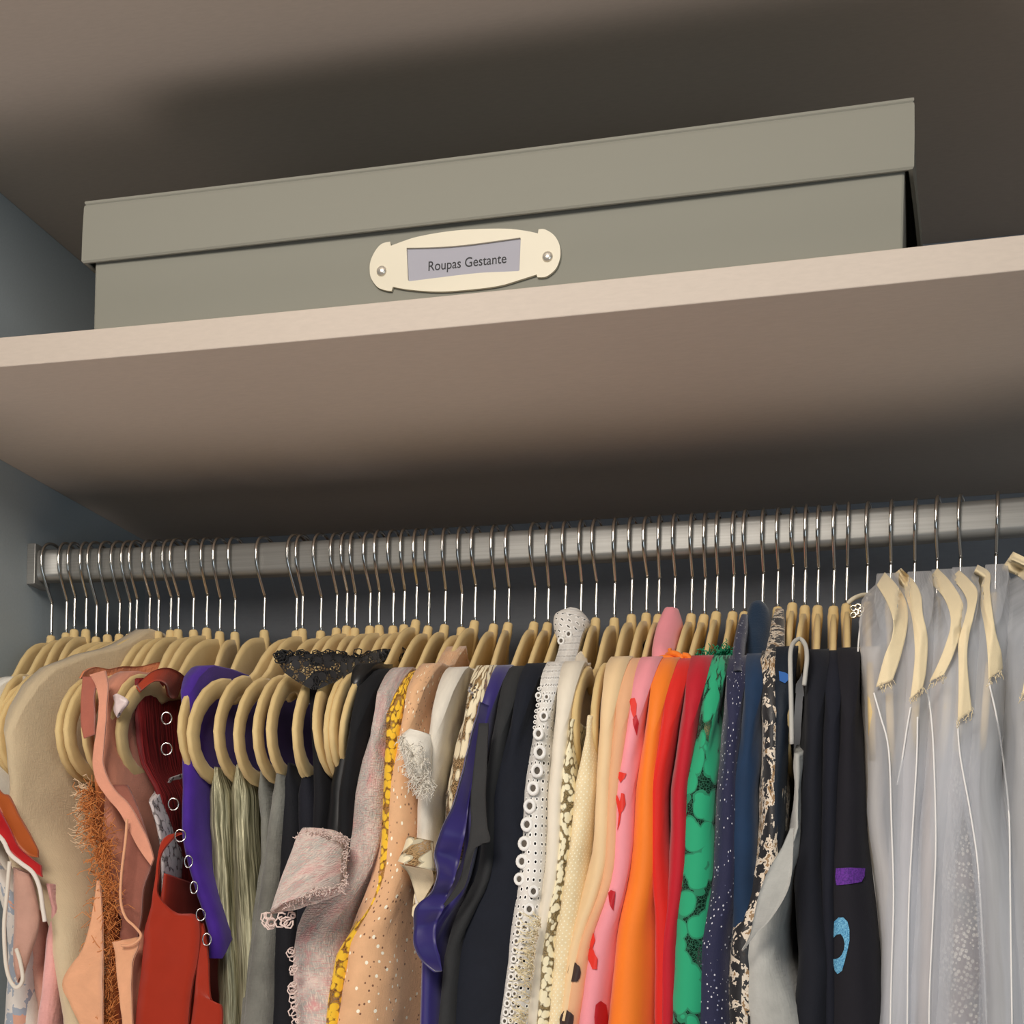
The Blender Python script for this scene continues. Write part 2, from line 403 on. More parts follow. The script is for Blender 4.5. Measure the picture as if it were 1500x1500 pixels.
def hook_mesh(h):   # h = height of the rail's upper side above the nub
    rw = .0018
    P = [(0, 0, -.004), (0, 0, .034), (0, -.0004, .0375), (0, -.002, .0405), (0, -.0155, h-.030), (0, -.0178, h-.018), (0, -.0172, h-.007), (0, -.0125, h+.0012), (0, -.005, h+.0050), (0, .003, h+.0052), (0, .0115, h+.002), (0, .0165, h-.005), (0, .0178, h-.013)]
    V, F = tube_data(spline(P, 4), rw, 8); me = mesh('hook', V, F); me.materials.append(M_WIRE); return me
HK = [57, 75, 931, 85, 97, 927, 100, 109, 922, 119, 126, 922, 125, 141, 933, 143, 157, 930, 160, 175, 929, 175, 190, 929, 188, 200, 925, 207, 219, 922, 221, 232, 925, 235, 250, 923, 246, 261, 922,
      271, 283, 923, 294, 303, 920, 311, 322, 925, 333, 344, 926, 371, 387, 923, 415, 434, 924, 431, 443, 921, 455, 470, 924, 482, 493, 920, 498, 508, 917, 512, 520, 920, 529, 542, 917, 548, 555, 916,
      566, 576, 917, 587, 592, 915, 607, 610, 908, 622, 628, 917, 649, 652, 915, 669, 676, 919, 689, 696, 909, 719, 724, 914, 740, 745, 912, 773, 783, 911, 801, 803, 912, 823, 828, 908, 848, 851, 906,
      864, 873, 905, 899, 900, 905, 919, 925, 900, 940, 947, 898, 965, 965, 900, 984, 988, 898, 1010, 1013, 899, 1031, 1032, 900, 1049, 1050, 896, 1072, 1074, 896, 1087, 1091, 896, 1115, 1117, 893,
      1136, 1139, 889, 1156, 1161, 883, 1179, 1179, 887, 1196, 1198, 887, 1219, 1221, 888, 1243, 1240, 884, 1266, 1270, 882, 1303, 1304, 880, 1339, 1339, 878, 1367, 1372, 875, 1399, 1406, 872, 1460, 1458, 868, 1516, 1520, 866]
HK = [HK[i:i+3] for i in range(0, len(HK), 3)]
NH = len(HK)
NECK = {i+1: at(nu, nv, YR) for i, (fu, nu, nv) in enumerate(HK)}
TIPU = {7: -14, 8: -8, 9: 4, 11: 80, 12: 92, 13: 118, 15: 155, 16: 168, 18: 248, 19: 272, 20: 312, 21: 341, 22: 369, 23: 389, 25: 427, 26: 438, 27: 473, 28: 481}
HANG_ROT = {}; HANG_LEAN = {}
for i, u in TIPU.items():
    tx = at(u, 1060, YR-.205).x+.003; HANG_ROT[i] = math.atan2(NECK[i].x-tx, -.205) if 0 else -math.asin(max(-.2, min(.2, (NECK[i].x-tx)/.205)))
CARRY = {}       # hanger index -> text about what it carries

# ---------------------------------------------------------------- garments
def interp(L, x):
    if x <= L[0][0]: return L[0][1]
    for (a, b), (c, d) in zip(L, L[1:]):
        if x <= c: return b+(d-b)*(x-a)/(c-a) if c > a else d
    return L[-1][1]
def smooth(t): t = max(0, min(1, t)); return t*t*(3-2*t)
SHOULD = [(0, -.004), (.012, -.006), (.023, -.009), (.035, -.013), (.045, -.018), (.055, -.024), (.070, -.038), (.085, -.057), (.10, -.068), (.12, -.074), (.148, -.076), (.164, -.082), (.181, -.093), (.195, -.108), (.206, -.128), (.214, -.158), (.222, -.20), (.24, -.29), (.27, -.44)]
TRE = {}
def garment(name, label, cat, hi, left, mat, w=.008, wb=None, yn=None, yf=None, top='tee', neck=(.10, .05), zb=-.78, fold=.006, nf=3, seed=0, group=None, K=44, prof=None, crease=.0016, ramp=.07):
    """cloth hung on hanger hi: a closed thin shell. left = photo outline of its near edge, w/wb half thickness at top/bottom"""
    nk = NECK[hi]; zn = nk.z; xh = nk.x; wb = wb or w
    yn = yn or (YR-.206, YR-.232); yf = yf or YR+.205
    L = sorted([(at(u, v, yn[0]).z, at(u, v, (yn[0]+yn[1])/2).x) for u, v in left])
    bl = 0 if top in ('strap', 'drape') else max(-.15, min(.15, (interp(L, zn-.12)-interp(L, zn-.19))/.07)); xtip = interp(L, zn-.14)+w+.14*bl
    if top not in ('strap', 'drape'): yn = (min(yn[0], .087), min(yn[1], .086)) if yn[0] < .107 else yn; HANG_LEAN[hi] = math.atan(bl)
    if hi not in TIPU and top not in ('drape', 'strap'):
        HANG_ROT[hi] = -math.atan(max(-.45, min(.45, (xh-xtip)/(YR-yn[0]))))
    elif hi not in TIPU: HANG_ROT.setdefault(hi, -math.asin(max(-.2, min(.2, (xh-xtip)/.205))))
    def shoulder(dy):
        d = abs(dy)
        if prof: return interp(prof, d)
        z = interp(SHOULD, d)
        if d < neck[0]: z = min(z, interp(SHOULD, neck[0])-neck[1]*(1-(d/neck[0])**2))
        return z+.0015
    V, F, UV = [], [], []; ns = 30
    aa = [.5-.5*cos(pi*k/ns) for k in range(ns+1)]; aa = [a*.75+.25*(k/ns) for k, a in enumerate(aa)]
    ring = [(a, -1) for a in aa] + [(a, 1) for a in reversed(aa[1:-1])]
    n = len(ring); smax = (zn+shoulder(0)) - zb
    for k in range(K+1):
        t = k/K; s = smax*(t**1.35)
        for (a, sd) in ring:
            dn = yn[0]+(yn[1]-yn[0])*smooth(s/.45)
            y = dn+(yf-dn)*a; dy = y-YR
            zsh = zn+shoulder(dy if dy > 0 else max(dy, -(YR-yn[0]))); z = zsh-s if s < .05 else zsh-s+(zn-.13-zsh)*smooth((s-.05)/.4)*.6
            ww = w+(wb-w)*smooth(s/.35)
            xl = interp(L, z)-.22*ww
            g = .0042+(ww-.0042)*smooth(s/ramp) if top != 'drape' else .003+(ww-.003)*smooth(s/.03)
            if top not in ('strap', 'drape'): g = max(g, .0098)
            c = (1-abs(2*a-1)**14)**.5 if 0 < a < 1 else 0
            xc = (xl+ww)*(1-a)**1.15 + xh*(1-(1-a)**1.15)
            hz = 0
            if top not in ('strap', 'drape'):
                hz = 1-smooth((s-.105-.22*a)/.09)
                ln = xh+bl*max(-.2, z-zn)+(dy/(yn[0]-YR))*(xtip-xh)
                xc = xc+(ln-xc)*hz
            q = noise.noise(Vector((a*5+seed*3.1, z*3.2, seed*1.7)))
            fo = (1-hz)*fold*smooth(s/.2)*(sin(2*pi*(nf*a)+seed*2.3+z*3)*.6*min(1, 4*a*(1-a)+.15)+q*.8)
            cr = (1-.7*hz)*crease*smooth(s/.02)*noise.noise(Vector((y*24+seed, z*13, sd*2+seed)))+crease*.6*noise.noise(Vector((y*60, z*40+seed, sd*5)))
            V.append((xc+sd*g*c+fo+cr, y+fo*.5*(1-a), z)); UV.append((a, sd))
    # uv: distance from the near edge along the cloth, and height
    kk = int(K*.7); arc = [0]*n
    for j in range(1, ns+1): arc[j] = arc[j-1]-(Vector(V[kk*n+j])-Vector(V[kk*n+j-1])).length
    for j in range(n-1, ns, -1): arc[j] = arc[(j+1) % n]+(Vector(V[kk*n+j])-Vector(V[kk*n+(j+1) % n])).length
    UV = [(arc[i % n]+seed*.37+2, V[i][2]) for i in range(len(V))]
    for k in range(K):
        for j in range(n): F.append((k*n+j, k*n+(j+1) % n, (k+1)*n+(j+1) % n, (k+1)*n+j))
    for j in range(0, ns):       # close along the shoulder ridge
        a1, a2 = j, j+1; b1 = (n-j) % n; b2 = n-j-1
        q = [a1, a2, b2, b1]; qq = []
        [qq.append(x) for x in q if x not in qq]
        if len(qq) > 2: F.append(tuple(qq)[::-1])
    org = Vector((xh, YR, zn)); VV = [Vector(v)-org for v in V]
    o = obj(name, mesh(name, VV, F, True, UV), mat); o.location = org
    tag(o, label, cat, group)
    TRE[o] = (BVHTree.FromPolygons([Vector(v) for v in V], F), org)
    CARRY.setdefault(hi, label); return o
def hit(o, u, v, off=.0006):
    tr, org = TRE[o]; d = ray(u, v); h = tr.ray_cast(CAM, d)
    if h[0] is None: return None
    nrm = h[1] if h[1].dot(d) < 0 else -h[1]
    return h[0]+nrm*off, nrm
def decal(o, name, poly, mat, lab=None, off=.0010, sub=3):
    """a flat print: outline given in photo points, laid on the garment's surface"""
    cu = sum(p[0] for p in poly)/len(poly); cv = sum(p[1] for p in poly)/len(poly)
    fine = []
    for j, p in enumerate(poly):
        q = poly[(j+1) % len(poly)]; fine += [(p[0]+(q[0]-p[0])*t/3, p[1]+(q[1]-p[1])*t/3) for t in range(3)]
    poly = fine; sub = 6
    V, F = [], []; n = len(poly); org = TRE[o][1]; last = None
    for k in range(sub+1):
        f = k/sub
        for (u, v) in poly:
            u2, v2 = cu+(u-cu)*f, cv+(v-cv)*f; h = hit(o, u2, v2, off)
            if h is None:
                if last is None: return None
                V.append(at(u2, v2, last)-org)
            else: V.append(h[0]-org); last = h[0].y
    for k in range(sub):
        for j in range(n): F.append((k*n+j, k*n+(j+1) % n, (k+1)*n+(j+1) % n, (k+1)*n+j))
    d = obj(name, mesh(name, V, F), mat, o)
    if lab: d['label'] = lab
    return d
def blob(cu, cv, ru, rv, n=12, rot=0, wob=.12, seed=0):
    rnd = random.Random(seed); P = []
    for j in range(n):
        q = 2*pi*j/n; r = 1+wob*rnd.uniform(-1, 1); x = ru*cos(q)*r; y = rv*sin(q)*r
        P.append((cu+x*cos(rot)-y*sin(rot), cv+x*sin(rot)+y*cos(rot)))
    return P
def ring_part(o, name, u, v, R, r, mat, squash=1.0, off=.0012):
    h = hit(o, u, v, off)
    if h is None: return
    p, nrm = h; org = TRE[o][1]; nrm = (nrm*.5+(-ray(u, v))*.5).normalized()
    a = nrm.cross(Vector((0, 0, 1))).normalized(); b = nrm.cross(a)
    V, F = tube_data([p-org+R*squash*cos(2*pi*k/14)*a+R*sin(2*pi*k/14)*b for k in range(14)], r, 6, closed=True)
    return obj(name, mesh(name, V, F), mat, o)
def strip(name, par, pts, mat, thick=.0012, org=None, smoothit=True, uvscale=1):
    """ribbon through pairs of world points [(A,B),...], with thickness"""
    org = org if org is not None else (TRE[par][1] if par in TRE else Vector((0, 0, 0)))
    A = spline([p[0] for p in pts], 5); B = spline([p[1] for p in pts], 5); V, F, UV = [], [], []; m = 6; l = 0
    N = len(A)
    for s in (0, 1):
        l = 0
        for i in range(N):
            t = (A[min(i+1, N-1)]-A[max(i-1, 0)]); nr = t.cross(B[i]-A[i]); nr = nr.normalized() if nr.length > 1e-9 else Vector((0, -1, 0))
            if i: l += (A[i]-A[i-1]).length
            for j in range(m+1):
                f = j/m; p = A[i].lerp(B[i], f)+nr*(thick if s else 0)+nr*.0012*noise.noise(p_ := A[i].lerp(B[i], f)*70); V.append(p-org); UV.append(((B[i]-A[i]).length*f, l))
    q = m+1; S = N*q
    for s in (0, 1):
        for i in range(N-1):
            for j in range(m):
                f = (s*S+i*q+j, s*S+i*q+j+1, s*S+(i+1)*q+j+1, s*S+(i+1)*q+j); F.append(f if s else f[::-1])
    for i in range(N-1):
        F.append((i*q, (i+1)*q, S+(i+1)*q, S+i*q)); F.append((i*q+m, S+i*q+m, S+(i+1)*q+m, (i+1)*q+m))
    for j in range(m):
        F.append((j, S+j, S+j+1, j+1)); F.append(((N-1)*q+j, (N-1)*q+j+1, S+(N-1)*q+j+1, S+(N-1)*q+j))
    return obj(name, mesh(name, V, F, True, UV), mat, par)
def P(u, v, y): return at(u, v, y)
def fibres(name, par, roots, mat, r=.0003, n=3, label=None):
    """roots: list of polylines (world)"""
    V, F = [], []; org = TRE[par][1] if par in TRE else Vector((0, 0, 0))
    for pl in roots: tube_data([Vector(p)-org for p in pl], r, n, V, F)
    o = obj(name, mesh(name, V, F), mat, par); o['kind'] = 'stuff'
    if label: o['label'] = label
    return o

C = {
 'white': lin((226, 222, 214)), 'cream': lin((232, 220, 196)), 'beige': lin((222, 194, 156)), 'nude': lin((222, 176, 142)), 'pink': lin((238, 152, 158)),
 'orange': lin((242, 128, 36)), 'red': lin((206, 34, 24)), 'crimson': lin((182, 22, 38)), 'green': lin((18, 152, 104)), 'navy': lin((22, 44, 78)), 'black': lin((26, 27, 32)),
}
def sleeve(name, par, rings, mat, lab=None, n=20, jag=.0, th=.0012):
    org = TRE[par][1]; V, F, UV = [], [], []; R = []
    cs = [(P(l[0], l[1], y), P(r[0], r[1], y), t) for l, r, y, t in rings]
    A = spline([c[0] for c in cs], 4); B = spline([c[1] for c in cs], 4); T = [interp([(i*4, c[2]) for i, c in enumerate(cs)], k) for k in range(len(A))]
    N = len(A); l = 0
    for s in (0, 1):
        l = 0
        for i in range(N):
            c = (A[i]+B[i])/2; h = (B[i]-A[i])/2; d = Vector((0, 1, 0))
            if i: l += (c-(A[i-1]+B[i-1])/2).length
            for j in range(n):
                q = 2*pi*j/n; k = 1-.10*s
                w_ = .002*noise.noise(Vector((j*.9, i*.35, 3)))
                p = c+h*cos(q)*k+d*(sin(q)*T[i]*k+w_)
                if i == N-1 and jag: p = p+(c-(A[i-1]+B[i-1])/2).normalized()*jag*random.uniform(-1, 1)
                V.append(p-org); UV.append((q*h.length, l))
    S = N*n
    for s in (0, 1):
        for i in range(N-1):
            for j in range(n):
                f = (s*S+i*n+j, s*S+i*n+(j+1) % n, s*S+(i+1)*n+(j+1) % n, s*S+(i+1)*n+j); F.append(f[::-1] if s else f)
    e = (N-1)*n
    for j in range(n): F.append((e+j, e+(j+1) % n, S+e+(j+1) % n, S+e+j))
    F.append(tuple(range(n)))
    o = obj(name, mesh(name, V, F, True, UV), mat, par)
    if lab: o['label'] = lab
    return o
def cord(name, par, pts, r, mat, lab=None, closed=False):
    org = TRE[par][1]; V, F = tube_data([p-org for p in spline([P(*q) for q in pts], 5)], r, 8, closed=closed)
    o = obj(name, mesh(name, V, F), mat, par)
    if lab: o['label'] = lab
    return o
def edge_fringe(name, par, line, n, ln, mat, curl=.003, r=.00035, dirn=(-1, 0, -.4), spread=.5, label=None, seed=1, loop=False):
    rnd = random.Random(seed); pts = spline([P(*q) for q in line], 8); roots = []
    for k in range(n):
        b = pts[rnd.randrange(len(pts))]+Vector((rnd.uniform(-1, 1)*.001, rnd.uniform(-1, 1)*.002, rnd.uniform(-1, 1)*.003))
        d = (Vector(dirn)+Vector((rnd.uniform(-1, 1), rnd.uniform(-1, .4), rnd.uniform(-1, 1)))*spread).normalized()*ln*rnd.uniform(.5, 1.2)
        if loop:
            s = d.cross(Vector((0, 1, 0))).normalized()*d.length*.45
            roots.append([b+s*.3, b+d*.35+s*.9, b+d*.8+s, b+d*1.05, b+d*.8-s, b+d*.35-s*.9, b-s*.3])
        else:
            pl = [b]
            for i in range(4): pl.append(pl[-1]+d/4+Vector((rnd.uniform(-1, 1), rnd.uniform(-.5, .5), rnd.uniform(-1, 1)))*curl)
            roots.append(pl)
    return fibres(name, par, roots, mat, r, 4 if loop else 3, label)

# ------------------------------------------------ far left, in front of the side panel
BAR = [(0, -.121), (.12, -.121), (.15, -.121), (.2, -.125)]      # cloth folded over a hanger's lower bar
g = garment('red_trimmed_top', 'red and burnt orange satin top edged in white at far left', 'top', 2, [(-70, 1100), (-60, 1160), (-40, 1220), (-20, 1290), (0, 1340), (20, 1500)], cloth('off_white_crepe', lin((214, 206, 192))).m, w=.012, wb=.018, seed=1, top='strap', prof=[(0, -.13), (.1, -.13), (.2, -.10)])
def band(par, name, tops, bots, y, mat, lab=None):
    return strip(name, par, [(P(a[0], a[1], y), P(b[0], b[1], y)) for a, b in zip(tops, bots)], mat, .0015)
red_s = simple('red_satin', lin((176, 18, 22)), .4, 0, Sheen_Weight=.2); rust_s = simple('burnt_orange_satin', lin((172, 82, 26)), .45, 0, Sheen_Weight=.2)
band(g, 'orange_panel', [(-30, 1105), (0, 1158), (14, 1166), (28, 1195), (42, 1218), (56, 1246)], [(-40, 1150), (-4, 1180), (8, 1205), (24, 1235), (40, 1252), (56, 1256)], .060, rust_s, 'burnt orange satin panel')
band(g, 'red_panel', [(-40, 1150), (-4, 1182), (10, 1205), (26, 1238), (42, 1254), (60, 1268)], [(-46, 1200), (-4, 1222), (14, 1246), (32, 1262), (46, 1275), (62, 1285)], .056, red_s, 'red satin panel')
cord('white_piping', g, [(-40, 1200, .05), (0, 1226, .05), (14, 1250, .05), (30, 1264, .05), (48, 1278, .05), (58, 1300, .05), (63, 1332, .05), (66, 1350, .05)], .0022, simple('white_binding', lin((226, 216, 204)), .7), 'white edge piping')
k = floral('pale_blossom_chiffon', [lin((206, 200, 190)), lin((196, 192, 184)), lin((202, 150, 126)), lin((150, 158, 168)), lin((210, 202, 192))], 28)
g = garment('blossom_print_blouse', 'off-white chiffon blouse with faint grey and rust blossoms at far left bottom', 'blouse', 3, [(-40, 1260), (-20, 1300), (-4, 1340), (2, 1400), (0, 1500)], k, w=.018, wb=.02, yn=(.075, .06), seed=2, top='strap', prof=[(0, -.3), (.1, -.29), (.2, -.27)])
cord('neck_strap', g, [(14, 1262, .05), (10, 1310, .048), (6, 1360, .046), (10, 1420, .044), (22, 1446, .042), (33, 1436, .042), (30, 1410, .044), (24, 1390, .046)], .0020, simple('ivory_binding', lin((222, 212, 196)), .7), 'ivory binding loop')
sleeve('hem_flap', g, [((20, 1270), (44, 1280), .06, .006), ((22, 1340), (58, 1345), .055, .008), ((20, 1400), (44, 1398), .052, .006), ((26, 1440), (36, 1425), .05, .003)], cloth('dusty_rose_chiffon', lin((190, 146, 128)), .7).m, 'dusty rose folded chiffon flap')
g = garment('rose_drape_top', 'dusty rose draped top beside the beige linen dress at lower left', 'top', 4, [(20, 1250), (30, 1300), (30, 1370), (28, 1410), (44, 1470), (46, 1500)], cloth('rose_crepe', lin((204, 150, 130)), .7).m, w=.012, wb=.016, yn=(.085, .075), seed=3, top='strap', prof=[(0, -.3), (.1, -.29), (.2, -.27)])
g = garment('pink_knit_top', 'pale pink ribbed knit jumper left of the beige linen dress', 'jumper', 5, [(40, 1200), (48, 1270), (62, 1330), (56, 1380), (52, 1440), (44, 1500)], cloth('pink_rib_knit', lin((224, 164, 156)), .9, .4, 300, .9).m, w=.010, wb=.014, yn=(.072, .062), seed=4, top='strap', prof=[(0, -.32), (.1, -.31), (.2, -.29)])
g = garment('white_edge_top', 'white jersey top on the shoulder at the far left edge', 'top', 6, [(-60, 1040), (-46, 1160), (-40, 1260)], cloth('white_jersey', lin((226, 222, 210))).m, w=.006, seed=5, zb=-.42, neck=(.11, .02))
g = garment('beige_linen_dress', 'beige linen sleeveless dress with a wide shoulder at the left', 'dress', 10, [(-12, 1050), (-4, 1075), (22, 1115), (38, 1160), (50, 1230), (58, 1310), (68, 1390), (80, 1450), (90, 1500)], cloth('beige_linen', lin((204, 184, 150)), .8, .2, 700, .35, .05).m, w=.008, wb=.022, yn=(YR-.225, YR-.235), seed=6, fold=.009, nf=2, neck=(.02, .0),
            prof=[(0, .004), (.02, -.008), (.06, -.032), (.107, -.049), (.16, -.074), (.185, -.095), (.21, -.125), (.225, -.155), (.24, -.2)])
TIPU_B = {}
g = garment('apricot_fringed_blouse', 'apricot blouse with a frayed rust fringe down its front', 'blouse', 12, [(118, 1120), (122, 1160), (124, 1210), (136, 1250), (140, 1300), (146, 1380), (150, 1500)], cloth('rust_gauze', lin((182, 104, 56)), .85).m, w=.007, wb=.009, seed=7, top='strap', prof=[(0, -.08), (.09, -.085), (.13, -.1), (.17, -.13), (.2, -.19), (.22, -.22)])
rf = simple('rust_thread', lin((214, 134, 70)), .8); wf = simple('pale_thread', lin((226, 196, 160)), .8)
edge_fringe('frayed_fringe', g, [(134, 1165, .075), (140, 1210, .072), (152, 1250, .07), (158, 1300, .07), (156, 1350, .07), (156, 1410, .07), (160, 1480, .07), (156, 1510, .07)], 800, .010, rf, .0075, .00036, (-.1, -.3, -.2), 1.2, 'rust coloured curly fringe')
edge_fringe('loose_threads', g, [(132, 1150, .08), (128, 1190, .08), (130, 1240, .078)], 120, .012, wf, .003, .0004, (-1, -.2, -.1), .5, 'pale loose threads', 3)
g = garment('terracotta_blouse', 'salmon terracotta sleeveless blouse with a gathered ruffle along its shoulder', 'blouse', 14, [(126, 1000), (134, 1050), (136, 1110), (148, 1160), (160, 1190), (182, 1225), (186, 1260), (178, 1310), (178, 1350), (196, 1372), (190, 1430), (186, 1500)], cloth('terracotta_crepe', lin((204, 136, 110)), .75, .2).m, w=.006, wb=.012, seed=8, fold=.008, neck=(.1, .0))
strip('ruffle', g, [(P(u, v, y), P(u2, v2, y-.004)) for (u, v), (u2, v2), y in [((124, 984), (118, 994), .11), ((140, 977), (134, 996), .13), ((160, 980), (154, 996), .15), ((180, 976), (176, 1000), .17), ((205, 976), (200, 998), .20), ((232, 970), (226, 996), .22), ((250, 972), (246, 1000), .24), ((268, 984), (262, 1004), .26)]], cloth('terracotta_ruffle', lin((204, 128, 88)), .8, .2, 300, .7).m, .002)['label'] = 'gathered terracotta ruffle'
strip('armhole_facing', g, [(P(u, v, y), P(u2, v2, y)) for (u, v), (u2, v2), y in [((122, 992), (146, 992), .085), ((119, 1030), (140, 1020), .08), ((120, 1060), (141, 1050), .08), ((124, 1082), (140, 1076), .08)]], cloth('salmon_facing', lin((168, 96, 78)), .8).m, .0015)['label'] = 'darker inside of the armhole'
strip('strap', g, [(P(u, v, y), P(u2, v2, y)) for (u, v), (u2, v2), y in [((132, 990), (156, 984), .088), ((143, 1010), (160, 1006), .074), ((146, 1040), (158, 1038), .070), ((141, 1080), (155, 1078), .068), ((137, 1110), (152, 1110), .066), ((141, 1140), (158, 1136), .066), ((156, 1166), (170, 1158), .066), ((176, 1190), (190, 1178), .066), ((192, 1220), (206, 1206), .066), ((206, 1246), (220, 1236), .066), ((222, 1268), (226, 1258), .066)]], cloth('salmon_crepe', lin((218, 150, 122)), .75).m, .0018)['label'] = 'salmon strap with a rolled edge'
strip('rose_panel', g, [(P(u, v, y), P(u2, v2, y)) for (u, v), (u2, v2), y in [((160, 1150), (188, 1150), .082), ((184, 1190), (204, 1186), .082), ((180, 1240), (224, 1256), .08), ((176, 1300), (212, 1300), .08), ((180, 1345), (208, 1345), .08), ((176, 1380), (200, 1385), .08)]], cloth('rose_brown_crepe', lin((150, 92, 76)), .8).m, .0018)['label'] = 'rose brown side panel'  # side panel in a darker rose brown
pe = cloth('peach_crepe', lin((224, 164, 124)), .75).m
strip('front_panel', g, [(P(u, v, y), P(u2, v2, y)) for (u, v), (u2, v2), y in [((143, 1290), (147, 1290), .064), ((136, 1340), (151, 1340), .062), ((122, 1390), (152, 1390), .06), ((93, 1436), (152, 1436), .058), ((104, 1470), (152, 1470), .058), ((122, 1510), (152, 1510), .058), ((130, 1560), (152, 1560), .058)]], pe, .002)['label'] = 'pointed peach front panel'
strip('front_panel', g, [(P(u, v, y), P(u2, v2, y)) for (u, v), (u2, v2), y in [((166, 1380), (206, 1372), .062), ((170, 1396), (204, 1388), .062), ((172, 1420), (196, 1410), .06), ((176, 1460), (194, 1450), .06), ((182, 1510), (196, 1510), .06), ((182, 1560), (198, 1560), .06)]], pe, .002)['label'] = 'folded peach front panel'
cord('rolled_hem', g, [(178, 1385, .056), (192, 1384, .056), (204, 1376, .056), (206, 1368, .056), (196, 1356, .056), (184, 1344, .056), (177, 1320, .056), (178, 1280, .056), (184, 1230, .056), (186, 1200, .058)], .0013, pe, 'peach rolled edge')
k = cloth('lilac_lace_edge', lin((190, 180, 178)), .8).m
g = garment('lilac_lace_camisole', 'camisole with pale lilac lace trim between the terracotta and dark red tops', 'camisole', 14, [(190, 1130), (196, 1150), (206, 1180), (216, 1210), (224, 1250), (226, 1300)], lace('lilac_lace', lin((206, 196, 194)), 120, gt=.66), w=.004, seed=9, top='strap', zb=-.52, prof=[(0, -.17), (.09, -.17), (.13, -.18), (.17, -.20), (.22, -.22)])
sleeve('strap_bow', g, [((166, 1020), (172, 1016), .09, .002), ((168, 1030), (184, 1022), .088, .004), ((166, 1040), (188, 1030), .088, .004), ((172, 1052), (176, 1044), .088, .002)], simple('pale_satin', lin((222, 204, 200)), .4), 'pale satin strap loop')
k = pleat_metal('dark_red_pleats', lin((96, 14, 18)), lin((132, 26, 26)), 0.0, .7)
g = garment('dark_red_pleated_top', 'dark red finely pleated top hanging inside the hanger loop', 'top', 15, [(186, 1030), (190, 1080), (198, 1120), (222, 1160), (230, 1200), (238, 1240), (244, 1300), (250, 1380)], k, w=.005, wb=.007, yn=(.125, .11), seed=10, top='strap', prof=[(0, -.066), (.1, -.072), (.14, -.082), (.17, -.088), (.2, -.12)])
k = cloth('burnt_orange_drape', lin((176, 62, 32)), .6)
strip('neck_drape', g, [(P(u, v, y), P(u2, v2, y)) for (u, v), (u2, v2), y in [((200, 1004), (206, 1012), .12), ((222, 984), (226, 998), .14), ((245, 978), (242, 1002), .16), ((262, 984), (250, 1022), .18), ((272, 992), (260, 1022), .2)]], k.m, .003)['label'] = 'burnt orange neckline facing'
sr = simple('silver_snap', lin((210, 206, 200)), .2, 1.)
leather = cloth('rust_leather', lin((156, 46, 26)), .45, .05, 60, .12, .05).m
g = garment('rust_leather_pinafore', 'rust red leather pinafore with a scooped front at lower left', 'pinafore', 17, [(236, 1180), (232, 1220), (228, 1270), (224, 1310), (212, 1360), (206, 1420), (200, 1500)], leather, w=.010, wb=.026, yn=(.075, .07), seed=11, fold=.003, crease=.0006, top='strap', prof=[(0, -.29), (.08, -.29), (.14, -.286), (.17, -.283), (.2, -.281), (.23, -.278)])
strip('strap', g, [(P(u, v, y), P(u2, v2, y)) for (u, v), (u2, v2), y in [((248, 1226), (268, 1222), .075), ((238, 1234), (256, 1228), .071), ((233, 1250), (238, 1250), .070), ((230, 1280), (234, 1280), .069), ((226, 1305), (232, 1308), .068), ((222, 1330), (244, 1326), .067), ((214, 1360), (262, 1338), .066), ((212, 1380), (292, 1344), .066), ((210, 1410), (292, 1400), .066), ((204, 1460), (282, 1450), .066), ((200, 1510), (276, 1510), .066), ((200, 1560), (276, 1560), .066)]], leather, .0022)['label'] = 'scooped leather bib and shoulder strap'
strip('side_panel', g, [(P(u, v, y), P(u2, v2, y)) for (u, v), (u2, v2), y in [((290, 1352), (299, 1352), .07), ((292, 1400), (306, 1400), .068), ((288, 1440), (310, 1462), .067), ((286, 1464), (326, 1474), .066), ((280, 1510), (326, 1510), .066), ((278, 1560), (326, 1560), .066)]], leather, .0022)['label'] = 'leather side panel'
purp = cloth('purple_velvet', lin((70, 36, 140)), .8, .15, 1500, .2, .14).m
g = garment('purple_velvet_top', 'deep purple velvet top with a row of silver snaps on the edge', 'top', 18, [(272, 985), (258, 1020), (250, 1048), (248, 1090), (254, 1140), (264, 1200), (274, 1260), (284, 1310), (296, 1345), (304, 1372)], purp, w=.010, wb=.006, yn=(.108, .088), seed=12, fold=.003, zb=-.485, prof=[(0, -.06), (.1, -.063), (.15, -.068), (.175, -.085), (.19, -.105), (.21, -.145)])
TIPU[18] = 248; tx = at(248, 1060, YR-.205).x+.003; HANG_ROT[18] = -math.asin(max(-.2, min(.2, (NECK[18].x-tx)/.205)))
def snaps(par, pts, R, mat, y=.064):
    org = TRE[par][1]
    for (u, v, sq) in pts:
        c = P(u, v, y)-org; V, F = tube_data([c+Vector((R*sq*cos(2*pi*k/14), .002*cos(2*pi*k/14), R*sin(2*pi*k/14))) for k in range(14)], .0007, 6, closed=True)
        obj('snap_ring', mesh('snap_ring', V, F), mat, par)
snaps(g, [(244, 1052, .75), (244, 1097, .8), (254, 1178, .75), (264, 1224, .8), (276, 1262, .55), (284, 1300, .5), (294, 1340, .65), (303, 1376, .6)], .0056, sr)
gm = pleat_metal('olive_metallic_pleats', lin((92, 90, 66)), lin((196, 190, 156)))
